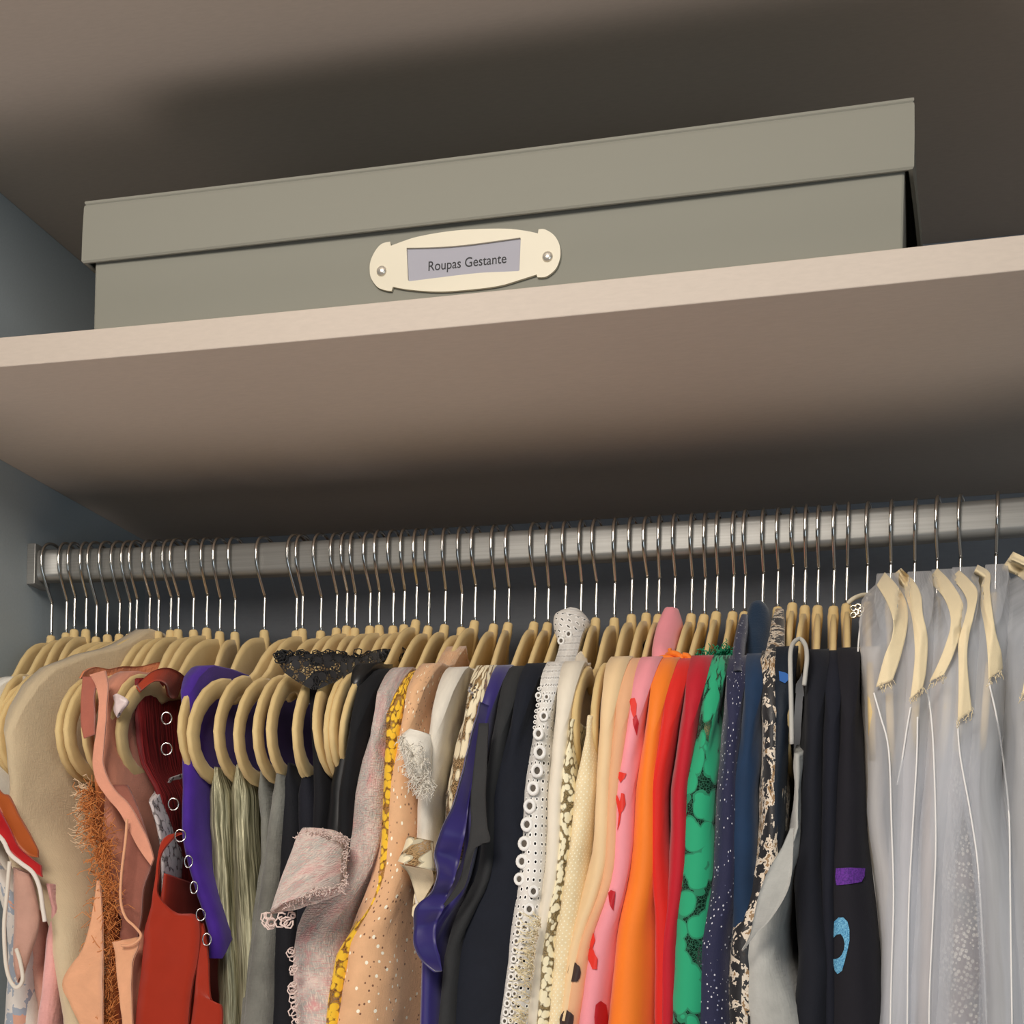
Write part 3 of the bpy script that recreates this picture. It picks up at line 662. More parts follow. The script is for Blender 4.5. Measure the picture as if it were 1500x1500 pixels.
for i_, (hi, LL, lab) in enumerate([(19, [(298, 1145), (302, 1250), (308, 1370), (312, 1500)], 'olive metallic pleated trousers, the left of two folded over hanger bars'), (20, [(330, 1150), (334, 1250), (342, 1370), (346, 1500)], 'olive metallic pleated trousers, the right of two folded over hanger bars')]):
    garment('pleated_trousers', lab, 'trousers', hi, LL, gm, w=.013, wb=.015, yn=(.125, .12), yf=.44, seed=13+i_, top='drape', group='olive metallic trousers', prof=[(0, -.170), (.3, -.171)], fold=.004, crease=.002)
gj = cloth('grey_melange', lin((120, 120, 112)), .85, .2, 500, .5, .2)
garment('grey_trousers', 'thin grey melange trousers hanging between olive and black garments', 'trousers', 21, [(367, 1155), (372, 1200), (372, 1260), (360, 1330), (352, 1400), (346, 1500)], gj.m, w=.007, wb=.016, yn=(.13, .11), yf=.44, seed=15, top='drape', prof=[(0, -.170), (.3, -.171)], fold=.003)
garment('grey_jersey_skirt', 'grey melange jersey skirt with a long fold right of the olive trousers', 'skirt', 22, [(388, 1155), (380, 1220), (372, 1300), (362, 1380), (354, 1500)], gj.m, w=.010, wb=.018, yn=(.12, .10), yf=.44, seed=16, top='drape', prof=[(0, -.170), (.3, -.171)], fold=.003)
bk = lambda nm, c, r=.8, **k: cloth(nm, lin(c), r, .04, var=.12, **k).m
garment('black_trousers', 'black tailored trousers folded over a hanger bar', 'trousers', 23, [(404, 1160), (404, 1260), (398, 1380), (390, 1500)], bk('black_twill', (22, 23, 28)), w=.012, wb=.02, yn=(.125, .115), yf=.44, seed=17, top='drape', prof=[(0, -.170), (.3, -.171)])
garment('black_skirt', 'black skirt hanging just left of the pink tweed jacket', 'skirt', 25, [(428, 1160), (430, 1260), (424, 1380), (416, 1500)], bk('black_crepe', (24, 25, 34)), w=.012, wb=.02, yn=(.125, .115), yf=.44, seed=18, top='drape', prof=[(0, -.170), (.3, -.171)])
k = lace('black_lace', lin((26, 25, 28)), 110, cell=300)
g = garment('black_lace_top', 'black lace top with a scalloped edge lying over the hanger notches', 'top', 26, [(426, 985), (446, 1040), (452, 1100), (452, 1160), (456, 1300)], bk('black_lining', (20, 20, 24)), w=.004, wb=.008, yn=(.12, .10), seed=19, fold=.004, prof=[(0, -.10), (.08, -.095), (.1, -.075), (.15, -.077), (.17, -.088), (.19, -.12)])
ls = strip('lace_yoke', g, [(P(u, v, y), P(u2, v2, y)) for (u, v), (u2, v2), y in [((405, 966), (416, 985), .10), ((425, 962), (438, 1000), .10), ((450, 958), (462, 1010), .105), ((475, 956), (488, 1000), .12), ((500, 958), (508, 1000), .14), ((525, 962), (528, 990), .17), ((545, 954), (548, 975), .2), ((565, 950), (568, 966), .23), ((588, 955), (586, 966), .26)]], k, .0008); ls['label'] = 'sheer black lace yoke'
rnd = random.Random(4); rts = []
for k_ in range(170):
    t_ = rnd.random(); u = 405+t_*185; v = 962-6*t_+rnd.uniform(-5, 5)+8*(t_ > .25)*(rnd.random()); y = .095+.16*t_**1.3; p = P(u, v, y); q = rnd.uniform(0, 6.28); R = rnd.uniform(.002, .0048)
    rts.append([p+Vector((cos(q+a_)*R, .002*sin(a_*2+k_), sin(q+a_)*R*.8)) for a_ in (0, .9, 1.8, 2.7, 3.6, 4.5, 5.4, 6.2)])
fibres('lace_edging', g, rts, simple('black_thread', lin((20, 20, 22)), .8), .0006, 4, 'curly black lace edging')
g = garment('black_satin_dress', 'black satin dress with flattened folds left of the pink tweed jacket', 'dress', 29, [(500, 985), (492, 1030), (486, 1090), (474, 1140), (462, 1200), (448, 1300)], simple('black_satin', lin((26, 27, 28)), .38, 0), w=.012, wb=.02, yn=(.11, .10), seed=20, fold=.01, nf=4, crease=.003)
g = garment('black_cotton_vest', 'plain black vest squeezed between the black satin dress and pink tweed jacket', 'vest', 30, [(524, 1000), (516, 1030), (508, 1090), (496, 1140), (480, 1200), (470, 1300)], bk('black_vest_cotton', (20, 21, 24)), w=.010, wb=.012, yn=(.10, .10), seed=20.5, fold=.003)
# ------------------------------------------------ pink tweed, peach, lace
tw = tweed('pink_tweed')
g = garment('pink_tweed_jacket', 'pale pink and grey tweed jacket with looped fringe edges', 'jacket', 31, [(556, 1000), (540, 1025), (524, 1075), (506, 1118), (484, 1165), (460, 1205), (450, 1240), (440, 1290), (428, 1340), (420, 1390), (424, 1440), (432, 1500)], tw, w=.014, wb=.034, yn=(.095, .07), seed=21, fold=.004, nf=2, crease=.003, neck=(.1, .01))
c = sleeve('cuff', g, [((446, 1214), (490, 1216), .074, .018), ((438, 1228), (507, 1232), .066, .026), ((426, 1260), (505, 1262), .06, .028), ((412, 1300), (504, 1284), .056, .030), ((400, 1338), (503, 1300), .052, .032)], tweed('pale_pink_tweed', .08), 'turned back pale pink cuff', 26, .0012)
for m_ in c.data.materials: pass
lf = simple('pink_white_yarn', lin((234, 212, 202)), .85)
edge_fringe('looped_fringe', g, [(432, 1338, .055), (432, 1380, .06), (433, 1420, .062), (435, 1460, .062), (440, 1510, .062)], 26, .007, lf, .002, .0007, (-1, -.3, -.3), .6, 'looped yarn fringe', 5, True)
edge_fringe('cuff_fringe', g, [(399, 1340, .05), (400, 1350, .05), (420, 1346, .03), (440, 1340, .022)], 14, .009, lf, .002, .0008, (-.6, -.3, -.6), .6, 'looped yarn at the cuff', 6, True)
edge_fringe('cuff_fuzz', g, [(436, 1228, .052), (460, 1220, .045), (490, 1226, .045), (508, 1234, .055), (505, 1270, .05), (503, 1300, .04), (460, 1306, .025), (420, 1328, .028)], 420, .004, lf, .001, .0004, (0, -.3, 0), 1.2, 'frayed pink yarn ends', 7)
k = lace('yellow_lace', lin((240, 190, 40)), 150, cell=500, cdark=lin((170, 116, 24)), gt=.6)
garment('yellow_lace_blouse', 'bright yellow lace blouse between the pink tweed jacket and peach dress', 'blouse', 32, [(566, 1020), (561, 1050), (560, 1090), (560, 1140), (550, 1220), (526, 1330), (498, 1400), (489, 1450), (484, 1500)], k, w=.004, wb=.007, yn=(.095, .065), seed=22)
k = dotted('peach_gold_dots', lin((226, 178, 134)), lin((255, 248, 224)), 95, .17, .5, .75, .0, lin((128, 90, 68)), 150, .17)
g = garment('peach_dotted_dress', 'peach dress sprinkled with gold and brown dots', 'dress', 33, [(584, 985), (575, 1010), (570, 1050), (563, 1080), (553, 1110), (545, 1170), (535, 1220), (525, 1280), (515, 1330), (505, 1380), (500, 1430), (490, 1500)], k, w=.014, wb=.030, yn=(.095, .06), seed=23, fold=.010, nf=5, crease=.002, neck=(.07, .02))
g = garment('ivory_frayed_blouse', 'ivory gauze blouse with a frayed cuff', 'blouse', 34, [(648, 1005), (634, 1040), (622, 1080), (612, 1130), (606, 1180), (604, 1260)], cloth('ivory_gauze', lin((228, 220, 204)), .7, .4).m, w=.011, wb=.010, yn=(.105, .09), seed=24, fold=.006, zb=-.47)
sleeve('frayed_cuff', g, [((600, 1068), (630, 1076), .088, .010), ((588, 1082), (632, 1088), .084, .016), ((590, 1104), (632, 1104), .082, .016), ((600, 1140), (630, 1138), .08, .012)], cloth('ivory_gauze_cuff', lin((236, 230, 216)), .7, .4).m, 'frayed ivory cuff', 20, .002)
edge_fringe('frayed_threads', g, [(588, 1080, .07), (600, 1100, .064), (606, 1130, .064), (620, 1150, .064), (630, 1140, .07), (616, 1090, .062)], 260, .010, simple('ivory_thread', lin((238, 232, 218)), .8), .003, .0003, (-.1, -.2, -1), .6, 'loose ivory threads', 8)
k = lace('cream_sequin_lace', lin((240, 226, 190)), 62, cell=330, cdark=lin((176, 142, 96)), gt=.58)
g = garment('cream_sequin_lace_top', 'cream sequinned lace top with a turned cuff', 'top', 35, [(690, 1000), (678, 1040), (660, 1080), (644, 1125), (628, 1170), (612, 1210), (600, 1240), (588, 1262)], k, w=.014, wb=.017, yn=(.10, .08), seed=25, fold=.003, zb=-.47, crease=.002)
sleeve('cuff', g, [((598, 1225), (634, 1232), .082, .012), ((592, 1244), (636, 1252), .078, .016), ((584, 1262), (638, 1276), .074, .018)], k, 'turned lace cuff', 20)
strip('cuff_lining', g, [(P(u, v, y), P(u2, v2, y)) for (u, v), (u2, v2), y in [((586, 1266), (634, 1274), .082), ((598, 1278), (636, 1290), .084), ((606, 1300), (628, 1306), .086), ((612, 1320), (618, 1322), .088)]], cloth('cream_silk', lin((222, 206, 172)), .5).m, .0012)['label'] = 'folded cream silk lining'
rnd = random.Random(2); sq = simple('silver_sequin', lin((214, 212, 214)), .15, 1.); V, F = [], []; org = TRE[g][1]
for (cu, cv) in [(628, 1225), (634, 1158), (652, 1165), (640, 1108), (672, 1040), (660, 1082), (690, 1010)]:
    for k_ in range(22):
        h = hit(g, cu+rnd.gauss(0, 4), cv+rnd.gauss(0, 5), .0008)
        if h is None or (h[0]-P(cu, cv, .1)).length > .1: continue
        p = h[0]-org; n_ = (h[1]+Vector((rnd.uniform(-.5, .5), 0, rnd.uniform(-.5, .5)))).normalized(); a = n_.orthogonal().normalized(); b = n_.cross(a); i0 = len(V)
        for j in range(6): V.append(p+.0013*(cos(j*pi/3)*a+sin(j*pi/3)*b))
        F.append(tuple(range(i0, i0+6)))
if F: o = obj('sequins', mesh('sequins', V, F, False), sq, g); o['kind'] = 'stuff'
pv = simple('indigo_satin', lin((38, 26, 104)), .45, 0, Sheen_Weight=.4)
g = garment('indigo_satin_blouse', 'indigo satin blouse with a fluttering frilled front beside the sequinned lace', 'blouse', 36, [(706, 1010), (700, 1040), (690, 1070), (682, 1110), (672, 1150), (660, 1190), (646, 1230), (640, 1270), (640, 1300), (622, 1330), (612, 1360), (612, 1400), (612, 1500)], pv, w=.006, wb=.01, yn=(.095, .07), seed=26, fold=.006)
strip('frill', g, [(P(u, v, y), P(u2, v2, y+.012)) for (u, v), (u2, v2), y in [((702, 1028), (716, 1034), .085), ((694, 1060), (710, 1075), .08), ((684, 1100), (702, 1110), .076), ((674, 1140), (690, 1150), .068), ((662, 1180), (684, 1190), .07), ((646, 1215), (680, 1225), .06), ((636, 1250), (672, 1262), .066), ((640, 1280), (664, 1290), .056), ((630, 1308), (655, 1310), .064), ((608, 1330), (650, 1330), .054), ((606, 1360), (640, 1350), .06), ((606, 1385), (638, 1380), .054), ((618, 1408), (644, 1405), .056), ((636, 1424), (646, 1424), .058)]], pv, .0014)['label'] = 'wavy frill'
g = garment('charcoal_blouse', 'charcoal crepe blouse with a loose flared sleeve hem in front of navy', 'blouse', 37, [(740, 985), (730, 1020), (718, 1070), (708, 1120), (702, 1170), (698, 1230), (680, 1290), (664, 1320), (648, 1400), (640, 1500)], bk('charcoal_crepe', (46, 47, 48)), w=.008, wb=.012, yn=(.095, .075), seed=27)
strip('flared_hem', g, [(P(u, v, y), P(u2, v2, y)) for (u, v), (u2, v2), y in [((702, 1060), (716, 1060), .072), ((696, 1110), (714, 1110), .068), ((690, 1170), (712, 1170), .066), ((690, 1210), (714, 1210), .064), ((686, 1236), (718, 1232), .062), ((680, 1262), (700, 1238), .062), ((672, 1290), (690, 1262), .064), ((656, 1316), (680, 1300), .066), ((640, 1336), (650, 1330), .068)]], bk('charcoal_hem', (52, 52, 52)), .0015)['label'] = 'flared charcoal hem'
g = garment('black_navy_dress', 'wide plain blue-black dress left of the white eyelet blouse', 'dress', 38, [(748, 990), (736, 1030), (722, 1080), (714, 1140), (708, 1200), (696, 1260), (678, 1320), (660, 1400), (640, 1470), (632, 1500)], bk('blue_black_crepe', (22, 26, 36)), w=.022, wb=.05, yn=(.105, .09), seed=28, fold=.003, nf=2)
# ------------------------------------------------ whites and creams
k = eyelet_mat('white_broderie', lin((226, 222, 214)), 125, .17, .30)
ey = garment('white_eyelet_blouse', 'white eyelet blouse with an upright collar of round cut-out holes', 'blouse', 39, [(792, 972), (783, 992), (772, 1030), (766, 1080), (763, 1110), (757, 1180), (752, 1240), (748, 1300), (742, 1360), (738, 1420), (728, 1500)], k, w=.013, wb=.020, yn=(.09, .065), seed=30, fold=.002, nf=3, neck=(.05, .0))
sleeve('collar', ey, [((834, 960), (852, 966), .24, .012), ((818, 940), (850, 955), .25, .018), ((812, 920), (856, 930), .26, .022), ((814, 902), (864, 912), .27, .022), ((830, 895), (852, 895), .275, .016)], k, 'upright eyelet collar', 24)
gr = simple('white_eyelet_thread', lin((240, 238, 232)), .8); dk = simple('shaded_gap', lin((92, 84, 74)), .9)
def eyelets(par, pts, mat, dmat, y=.066):
    for (u, v, r) in pts:
        h = hit(par, u, v, .0010)
        if h is None: continue
        c, nr = h; org = TRE[par][1]; c = c-org-ray(u, v)*.0012; a = Vector((1, 0, 0)); b = Vector((0, 0, 1)); nr = (nr*.5-ray(u, v)).normalized(); a = (a-nr*a.dot(nr)).normalized(); b = nr.cross(a)
        R = r*.00062
        V, F = tube_data([c+R*(cos(2*pi*k/14)*a*.85+sin(2*pi*k/14)*b) for k in range(14)], R*.38, 6, closed=True)
        o = obj('eyelet', mesh('eyelet', V, F), mat, par)
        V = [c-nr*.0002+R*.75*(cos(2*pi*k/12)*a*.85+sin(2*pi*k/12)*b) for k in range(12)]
        obj('hole_shade', mesh('hole_shade', V, [tuple(range(12))], False), dmat, o)  # dark disc paints the shade of the eyelet's hole
eyelets(ey, [(u_+5, v_, r_) for u_, v_, r_ in [(785, 1102, 8), (781, 1129, 8), (777, 1155, 8), (772, 1181, 8), (768, 1208, 8), (764, 1236, 8), (761, 1262, 8), (757, 1288, 7), (775, 1048, 6), (785, 1075, 7), (776, 1306, 7), (770, 1332, 7), (763, 1360, 6), (792, 1050, 6), (796, 1022, 4), (784, 1020, 4)]], gr, dk)
eyelets(ey, [(763+i_*-1.9, 1340+i_*13, 4.2) for i_ in range(13)]+[(770-i_*1.9, 1352+i_*13, 3.6) for i_ in range(12)]+[(790-.8*i_, 1010+i_*8, 2.2) for i_ in range(8)], gr, dk)
eyelets(ey, [(834, 911, 7), (822, 940, 5), (833, 930, 5)], gr, dk)
g = garment('ivory_silk_blouse', 'smooth ivory silk blouse right of the eyelet blouse', 'blouse', 40, [(822, 965), (814, 980), (810, 1007), (806, 1047), (803, 1095), (799, 1113), (797, 1153), (792, 1193), (787, 1247), (783, 1300), (777, 1353), (775, 1393), (771, 1447), (770, 1500)], cloth('ivory_silk', lin((232, 222, 202)), .55, .2, 1500, .08, .03).m, w=.009, wb=.010, yn=(.092, .07), seed=31, fold=.002)
sleeve('collar', g, [((842, 974), (862, 980), .2, .01), ((844, 962), (860, 966), .22, .01), ((850, 955), (858, 957), .23, .006)], cloth('ivory_collar', lin((226, 214, 192)), .6).m, 'folded ivory collar')
STR = [(0, -.19), (.08, -.18), (.13, -.155), (.16, -.138), (.22, -.138)]
k = lace('cream_beaded_lace', lin((242, 232, 196)), 170, cell=700, cdark=lin((160, 138, 92)), gt=.6)
g = garment('cream_beaded_top', 'cream strappy top thickly covered with small gilt beads and thread fringe', 'top', 41, [(824, 1045), (821, 1060), (818, 1100), (815, 1127), (814, 1180), (811, 1233), (805, 1287), (798, 1340), (790, 1380), (786, 1420), (780, 1473), (776, 1500)], k, w=.008, wb=.010, yn=(.088, .07), seed=32, fold=.002, top='strap', prof=STR, crease=.003)
edge_fringe('thread_fringe', g, [(792, 1350, .066), (782, 1400, .066), (778, 1440, .066), (772, 1490, .066), (770, 1520, .066)], 150, .014, simple('cream_thread', lin((240, 226, 186)), .8), .003, .0004, (-.8, -.3, .3), .5, 'loose cream thread fringe', 9)
k = dotted('cream_swiss_dot', lin((236, 216, 172)), lin((248, 238, 210)), 260, .2, .1, .8)
garment('cream_dotted_top', 'pale cream strappy top with tiny woven dots', 'top', 42, [(845, 1040), (842, 1060), (838, 1110), (833, 1167), (827, 1220), (819, 1273), (814, 1327), (808, 1367), (803, 1420), (799, 1473), (797, 1500)], k, w=.012, wb=.012, yn=(.088, .07), seed=33, fold=.003, top='strap', prof=STR)
garment('beige_silk_blouse', 'plain beige silk blouse between cream dotted and brown spotted tops', 'blouse', 43, [(890, 972), (884, 985), (879, 1000), (876, 1020), (872, 1047), (871, 1087), (870, 1120), (867, 1160), (861, 1200), (855, 1240), (846, 1280), (840, 1320), (835, 1360), (829, 1400), (823, 1440), (817, 1500)], cloth('beige_silk', lin((234, 202, 156)), .6, .2, 1500, .08, .03).m, w=.009, wb=.009, yn=(.092, .07), seed=34, fold=.002)
sp = garment('nude_spotted_blouse', 'nude blouse with large dark brown oval spots left of the pink one', 'blouse', 44, [(906, 990), (900, 1007), (896, 1033), (890, 1060), (887, 1087), (886, 1120), (883, 1160), (874, 1210), (866, 1240), (858, 1287), (849, 1340), (843, 1380), (834, 1420), (826, 1473), (820, 1500)], cloth('nude_crepe', lin((226, 172, 130)), .65, .2, 1200, .1, .03).m, w=.009, wb=.011, yn=(.09, .068), seed=35, fold=.002)
bs = simple('brown_spot_print', lin((58, 40, 36)), .7)
for (cu, cv, ru, rv, ro) in [(869, 1272, 6, 11, .1), (852, 1347, 7, 14, .1), (841, 1424, 9, 15, .0), (830, 1494, 10, 14, .1), (882, 1160, 3, 8, .1), (889, 1085, 3, 9, 0), (886, 1195, 3, 7, 0)]:
    decal(sp, 'printed_spot', blob(cu, cv, ru, rv, 12, ro, .08, cu), bs)
cord('neck_ribbon', sp, [(946, 950, .27), (948, 944, .265), (951, 941, .262)], .004, simple('black_ribbon', lin((24, 22, 24)), .6), 'black spot at the collar')
# ------------------------------------------------ colours
pk = cloth('pink_crepe', lin((240, 150, 158)), .65, .2, 1200, .1, .03).m
g = garment('pink_tulip_print_blouse', 'pink blouse printed with red tulips', 'blouse', 45, [(934, 968), (925, 985), (919, 1005), (915, 1025), (905, 1047), (899, 1073), (897, 1100), (895, 1127), (889, 1167), (884, 1207), (877, 1247), (872, 1287), (867, 1327), (860, 1367), (855, 1407), (849, 1447), (843, 1500)], pk, w=.013, wb=.014, yn=(.088, .064), seed=36, fold=.001, nf=2, crease=.0008)
sleeve('collar', g, [((955, 970), (985, 975), .2, .012), ((956, 950), (988, 955), .22, .016), ((961, 925), (994, 935), .25, .018), ((968, 905), (1000, 915), .27, .018), ((974, 893), (994, 893), .28, .012)], pk, 'rolled pink collar', 22)
tr = simple('red_tulip_print', lin((226, 48, 34)), .65); tr2 = simple('dark_red_tulip_print', lin((190, 24, 36)), .65)
for poly, m_ in [([(918, 1024), (924, 1023), (927, 1032), (926, 1048), (922, 1052), (918, 1040)], tr), ([(921, 1054), (927, 1048), (929, 1060), (926, 1078), (922, 1066)], tr2),
                 ([(897, 1133), (903, 1131), (911, 1133), (907, 1143), (904, 1147)], tr), ([(896, 1166), (899, 1165), (903, 1174), (905, 1162), (908, 1163), (910, 1178), (905, 1191), (903, 1205), (899, 1218), (902, 1196), (899, 1180)], tr),
                 ([(875, 1284), (880, 1280), (886, 1280), (885, 1292), (885, 1305), (882, 1303), (877, 1292)], tr), ([(886, 1308), (890, 1304), (895, 1306), (894, 1318), (892, 1334), (889, 1330), (887, 1318)], tr2),
                 ([(858, 1368), (864, 1364), (867, 1378), (862, 1392), (857, 1384)], tr), ([(857, 1390), (863, 1388), (869, 1404), (868, 1420), (863, 1420), (857, 1406)], tr),
                 ([(866, 1472), (873, 1466), (881, 1472), (885, 1500), (881, 1520), (866, 1520), (864, 1490)], tr2)]:
    decal(g, 'tulip_print', [(a_+6, b_) for a_, b_ in poly], m_, sub=2)
org_m = cloth('orange_crepe', lin((244, 126, 34)), .6, .2, 1200, .08, .03).m
g = garment('orange_tied_blouse', 'bright orange blouse with knotted ties at the neck', 'blouse', 46, [(962, 985), (952, 998), (946, 1012), (938, 1035), (935, 1073), (933, 1100), (932, 1113), (928, 1153), (923, 1193), (916, 1233), (911, 1273), (904, 1313), (900, 1353), (896, 1407), (891, 1460), (887, 1500)], org_m, w=.011, wb=.022, yn=(.09, .066), seed=37, fold=.001, nf=1, crease=.0006)
for pts, r in [([(962, 968, .20), (972, 964, .19), (984, 966, .19), (987, 971, .19), (975, 973, .19), (963, 972, .2)], .0032), ([(976, 962, .2), (984, 957, .19), (994, 960, .19), (1000, 966, .19)], .003), ([(1000, 960, .19), (1008, 962, .19), (1013, 972, .19), (1008, 976, .19), (1002, 966, .19)], .003), ([(992, 990, .17), (988, 980, .17), (995, 974, .17), (1003, 980, .17), (1001, 992, .17), (994, 996, .17)], .0032), ([(981, 950, .2), (982, 960, .2)], .002)]:
    cord('tie', g, pts, r, org_m)
g = garment('red_dress', 'bright red dress right of the orange blouse', 'dress', 47, [(1004, 990), (992, 1010), (980, 1028), (968, 1047), (963, 1073), (962, 1113), (961, 1207), (960, 1300), (959, 1367), (957, 1500)], cloth('red_crepe', lin((214, 34, 24)), .65, .2, 1200, .15, .04).m, w=.010, wb=.010, yn=(.105, .09), seed=38, fold=.004)
g = garment('crimson_dress', 'crimson dress tucked against the green lace', 'dress', 48, [(1018, 970), (1010, 990), (1002, 1015), (996, 1045), (990, 1080), (985, 1127), (979, 1207), (975, 1273), (970, 1340), (965, 1393), (964, 1500)], cloth('crimson_crepe', lin((186, 20, 38)), .65, .2, 1200, .15, .04).m, w=.010, wb=.010, yn=(.10, .08), seed=39, fold=.003)
k = lace('green_lace', lin((22, 160, 112)), 56, cell=420, cdark=lin((10, 84, 58)), gt=.68)
g = garment('green_lace_dress', 'emerald green floral lace dress with feathery shoulder ties', 'dress', 49, [(1032, 985), (1021, 1000), (1013, 1018), (1008, 1040), (1003, 1075), (1000, 1113), (996, 1153), (993, 1193), (989, 1247), (986, 1300), (983, 1340), (983, 1420), (981, 1500)], k, w=.017, wb=.021, yn=(.088, .066), seed=40, fold=.004, nf=4, crease=.003)
ge = simple('green_ribbon', lin((16, 138, 96)), .7)
for pts in [[(1026, 962, .19), (1036, 966, .18), (1048, 962, .19)], [(1034, 974, .18), (1042, 966, .18), (1054, 958, .19)], [(1050, 956, .2), (1062, 955, .2), (1076, 957, .2)], [(1058, 966, .19), (1068, 962, .19), (1078, 966, .19)], [(1030, 984, .16), (1040, 978, .16), (1052, 984, .16)], [(1060, 976, .18), (1066, 988, .17), (1060, 996, .17)]]:
    cord('shoulder_tie', g, pts, .0026, ge)
edge_fringe('feathery_ties', g, [(1028, 964, .18), (1045, 964, .18), (1060, 958, .19), (1074, 960, .19)], 120, .010, ge, .003, .0005, (0, -.2, .2), 1., 'feathery green ties', 11)
k = dotted('navy_white_sprig', lin((34, 36, 66)), lin((206, 206, 214)), 190, .17, .55, .7, 0, lin((96, 100, 130)), 120, .12)
g = garment('navy_sprigged_dress', 'navy dress scattered with small white sprigs right of green lace', 'dress', 50, [(1068, 975), (1062, 993), (1057, 1020), (1055, 1047), (1051, 1087), (1049, 1127), (1047, 1180), (1043, 1233), (1039, 1287), (1031, 1327), (1024, 1367), (1021, 1407), (1020, 1500)], k, w=.010, wb=.020, yn=(.09, .066), seed=41, fold=.004, nf=4)
sleeve('collar', g, [((1074, 985), (1090, 985), .12, .01), ((1074, 950), (1092, 950), .17, .012), ((1080, 920), (1096, 920), .22, .012), ((1086, 902), (1096, 902), .26, .008)], k, 'sprigged neckline')
g = garment('navy_blouse', 'plain dark teal navy blouse with a rounded standing collar', 'blouse', 51, [(1096, 980), (1086, 1000), (1079, 1030), (1074, 1060), (1072, 1100), (1069, 1167), (1068, 1220), (1068, 1330), (1064, 1400), (1062, 1500)], cloth('teal_navy_crepe', lin((20, 48, 78)), .75, .2, 1200, .1).m, w=.014, wb=.018, yn=(.092, .08), seed=42, fold=.003)
sleeve('collar', g, [((1090, 975), (1128, 970), .2, .012), ((1090, 940), (1130, 945), .23, .016), ((1093, 910), (1132, 915), .26, .018), ((1098, 889), (1126, 892), .275, .016), ((1106, 882), (1118, 882), .28, .008)], cloth('teal_collar', lin((18, 44, 68)), .75, .2).m, 'rounded standing collar', 22)
k = floral('rose_print_satin', [lin((26, 26, 30)), lin((40, 34, 30)), lin((196, 170, 136)), lin((26, 26, 32)), lin((150, 118, 78)), lin((222, 208, 188)), lin((30, 28, 30))], 55, .5)
g = garment('black_rose_print_dress', 'black satin dress with cream and ochre rose print twisted into a thin column', 'dress', 52, [(1124, 960), (1116, 980), (1112, 1007), (1111, 1033), (1112, 1060), (1113, 1100), (1114, 1140), (1108, 1180), (1101, 1220), (1097, 1250), (1090, 1290), (1082, 1327), (1074, 1367), (1070, 1407), (1066, 1460), (1064, 1500)], k, w=.010, wb=.018, yn=(.088, .07), seed=43, fold=.005, nf=5, crease=.004)
sleeve('twisted_neckline', g, [((1112, 985), (1136, 990), .12, .01), ((1120, 960), (1148, 965), .15, .012), ((1126, 935), (1150, 935), .2, .012), ((1130, 912), (1150, 915), .24, .010), ((1136, 893), (1148, 893), .28, .006)], k, 'twisted printed neckline', 18)
g = garment('dark_teal_dress', 'dark blue-black dress with a bright blue patch near its shoulder', 'dress', 53, [(1142, 980), (1138, 1000), (1136, 1020), (1132, 1060), (1129, 1100), (1126, 1160), (1116, 1233), (1106, 1290), (1100, 1400), (1098, 1500)], bk('dark_teal_satin', (20, 30, 42), .6), w=.007, wb=.012, yn=(.10, .09), seed=44, fold=.003)
decal(g, 'blue_patch', [(1141, 984), (1150, 986), (1157, 990), (1155, 997), (1150, 1002), (1142, 998)], simple('bright_blue', lin((36, 96, 170)), .6))
HANG_ROT[54] = .01; TIPU[54] = 1169
gh = cloth('grey_marl_jersey', lin((176, 176, 170)), .9, .2, 420, .35, .14).m
g = garment('grey_marl_tee', 'light grey marl tee with loose folds hanging from a thin binding', 'top', 54, [(1162, 1100), (1161, 1140), (1158, 1190), (1155, 1215), (1141, 1247), (1124, 1280), (1108, 1325), (1097, 1353), (1085, 1400), (1088, 1440), (1095, 1487), (1097, 1500)], gh, w=.004, wb=.034, yn=(.085, .062), seed=45, fold=.003, top='strap', crease=.004, prof=[(0, -.15), (.15, -.16), (.19, -.17), (.22, -.18)])
strip('folded_flap', g, [(P(u, v, y), P(u2, v2, y)) for (u, v), (u2, v2), y in [((1158, 1215), (1163, 1215), .062), ((1144, 1245), (1162, 1245), .056), ((1126, 1275), (1160, 1280), .052), ((1112, 1310), (1152, 1310), .05), ((1104, 1345), (1130, 1345), .052), ((1098, 1370), (1110, 1365), .056), ((1086, 1392), (1090, 1388), .06)]], gh, .0018)['label'] = 'folded marl sleeve'
cord('binding', g, [(1160, 1090, .085), (1159, 1030, .083), (1158, 990, .085), (1158, 955, .1), (1163, 941, .12), (1172, 936, .13), (1180, 946, .12), (1182, 965, .1), (1180, 985, .092), (1178, 1004, .09)], .0020, simple('grey_white_binding', lin((186, 184, 176)), .8), 'grey white neck binding')
bj = lambda n_, c: cloth(n_, lin(c), .85, .04, 900, .2, .08).m
garment('black_cotton_tee', 'black cotton tee right of the grey marl tee', 'top', 55, [(1188, 940), (1183, 955), (1179, 1000), (1177, 1040), (1175, 1100), (1168, 1200), (1167, 1270), (1172, 1340), (1177, 1400), (1174, 1450), (1167, 1500)], bj('black_cotton', (24, 26, 34)), w=.010, wb=.018, yn=(.092, .075), seed=46, fold=.003)
garment('navy_black_top', 'narrow navy-black top between the two plain black tees', 'top', 56, [(1216, 965), (1213, 980), (1211, 1040), (1209, 1100), (1206, 1200), (1204, 1300), (1206, 1500)], bj('navy_black_cotton', (24, 26, 36)), w=.006, wb=.008, yn=(.10, .09), seed=47, fold=.002)
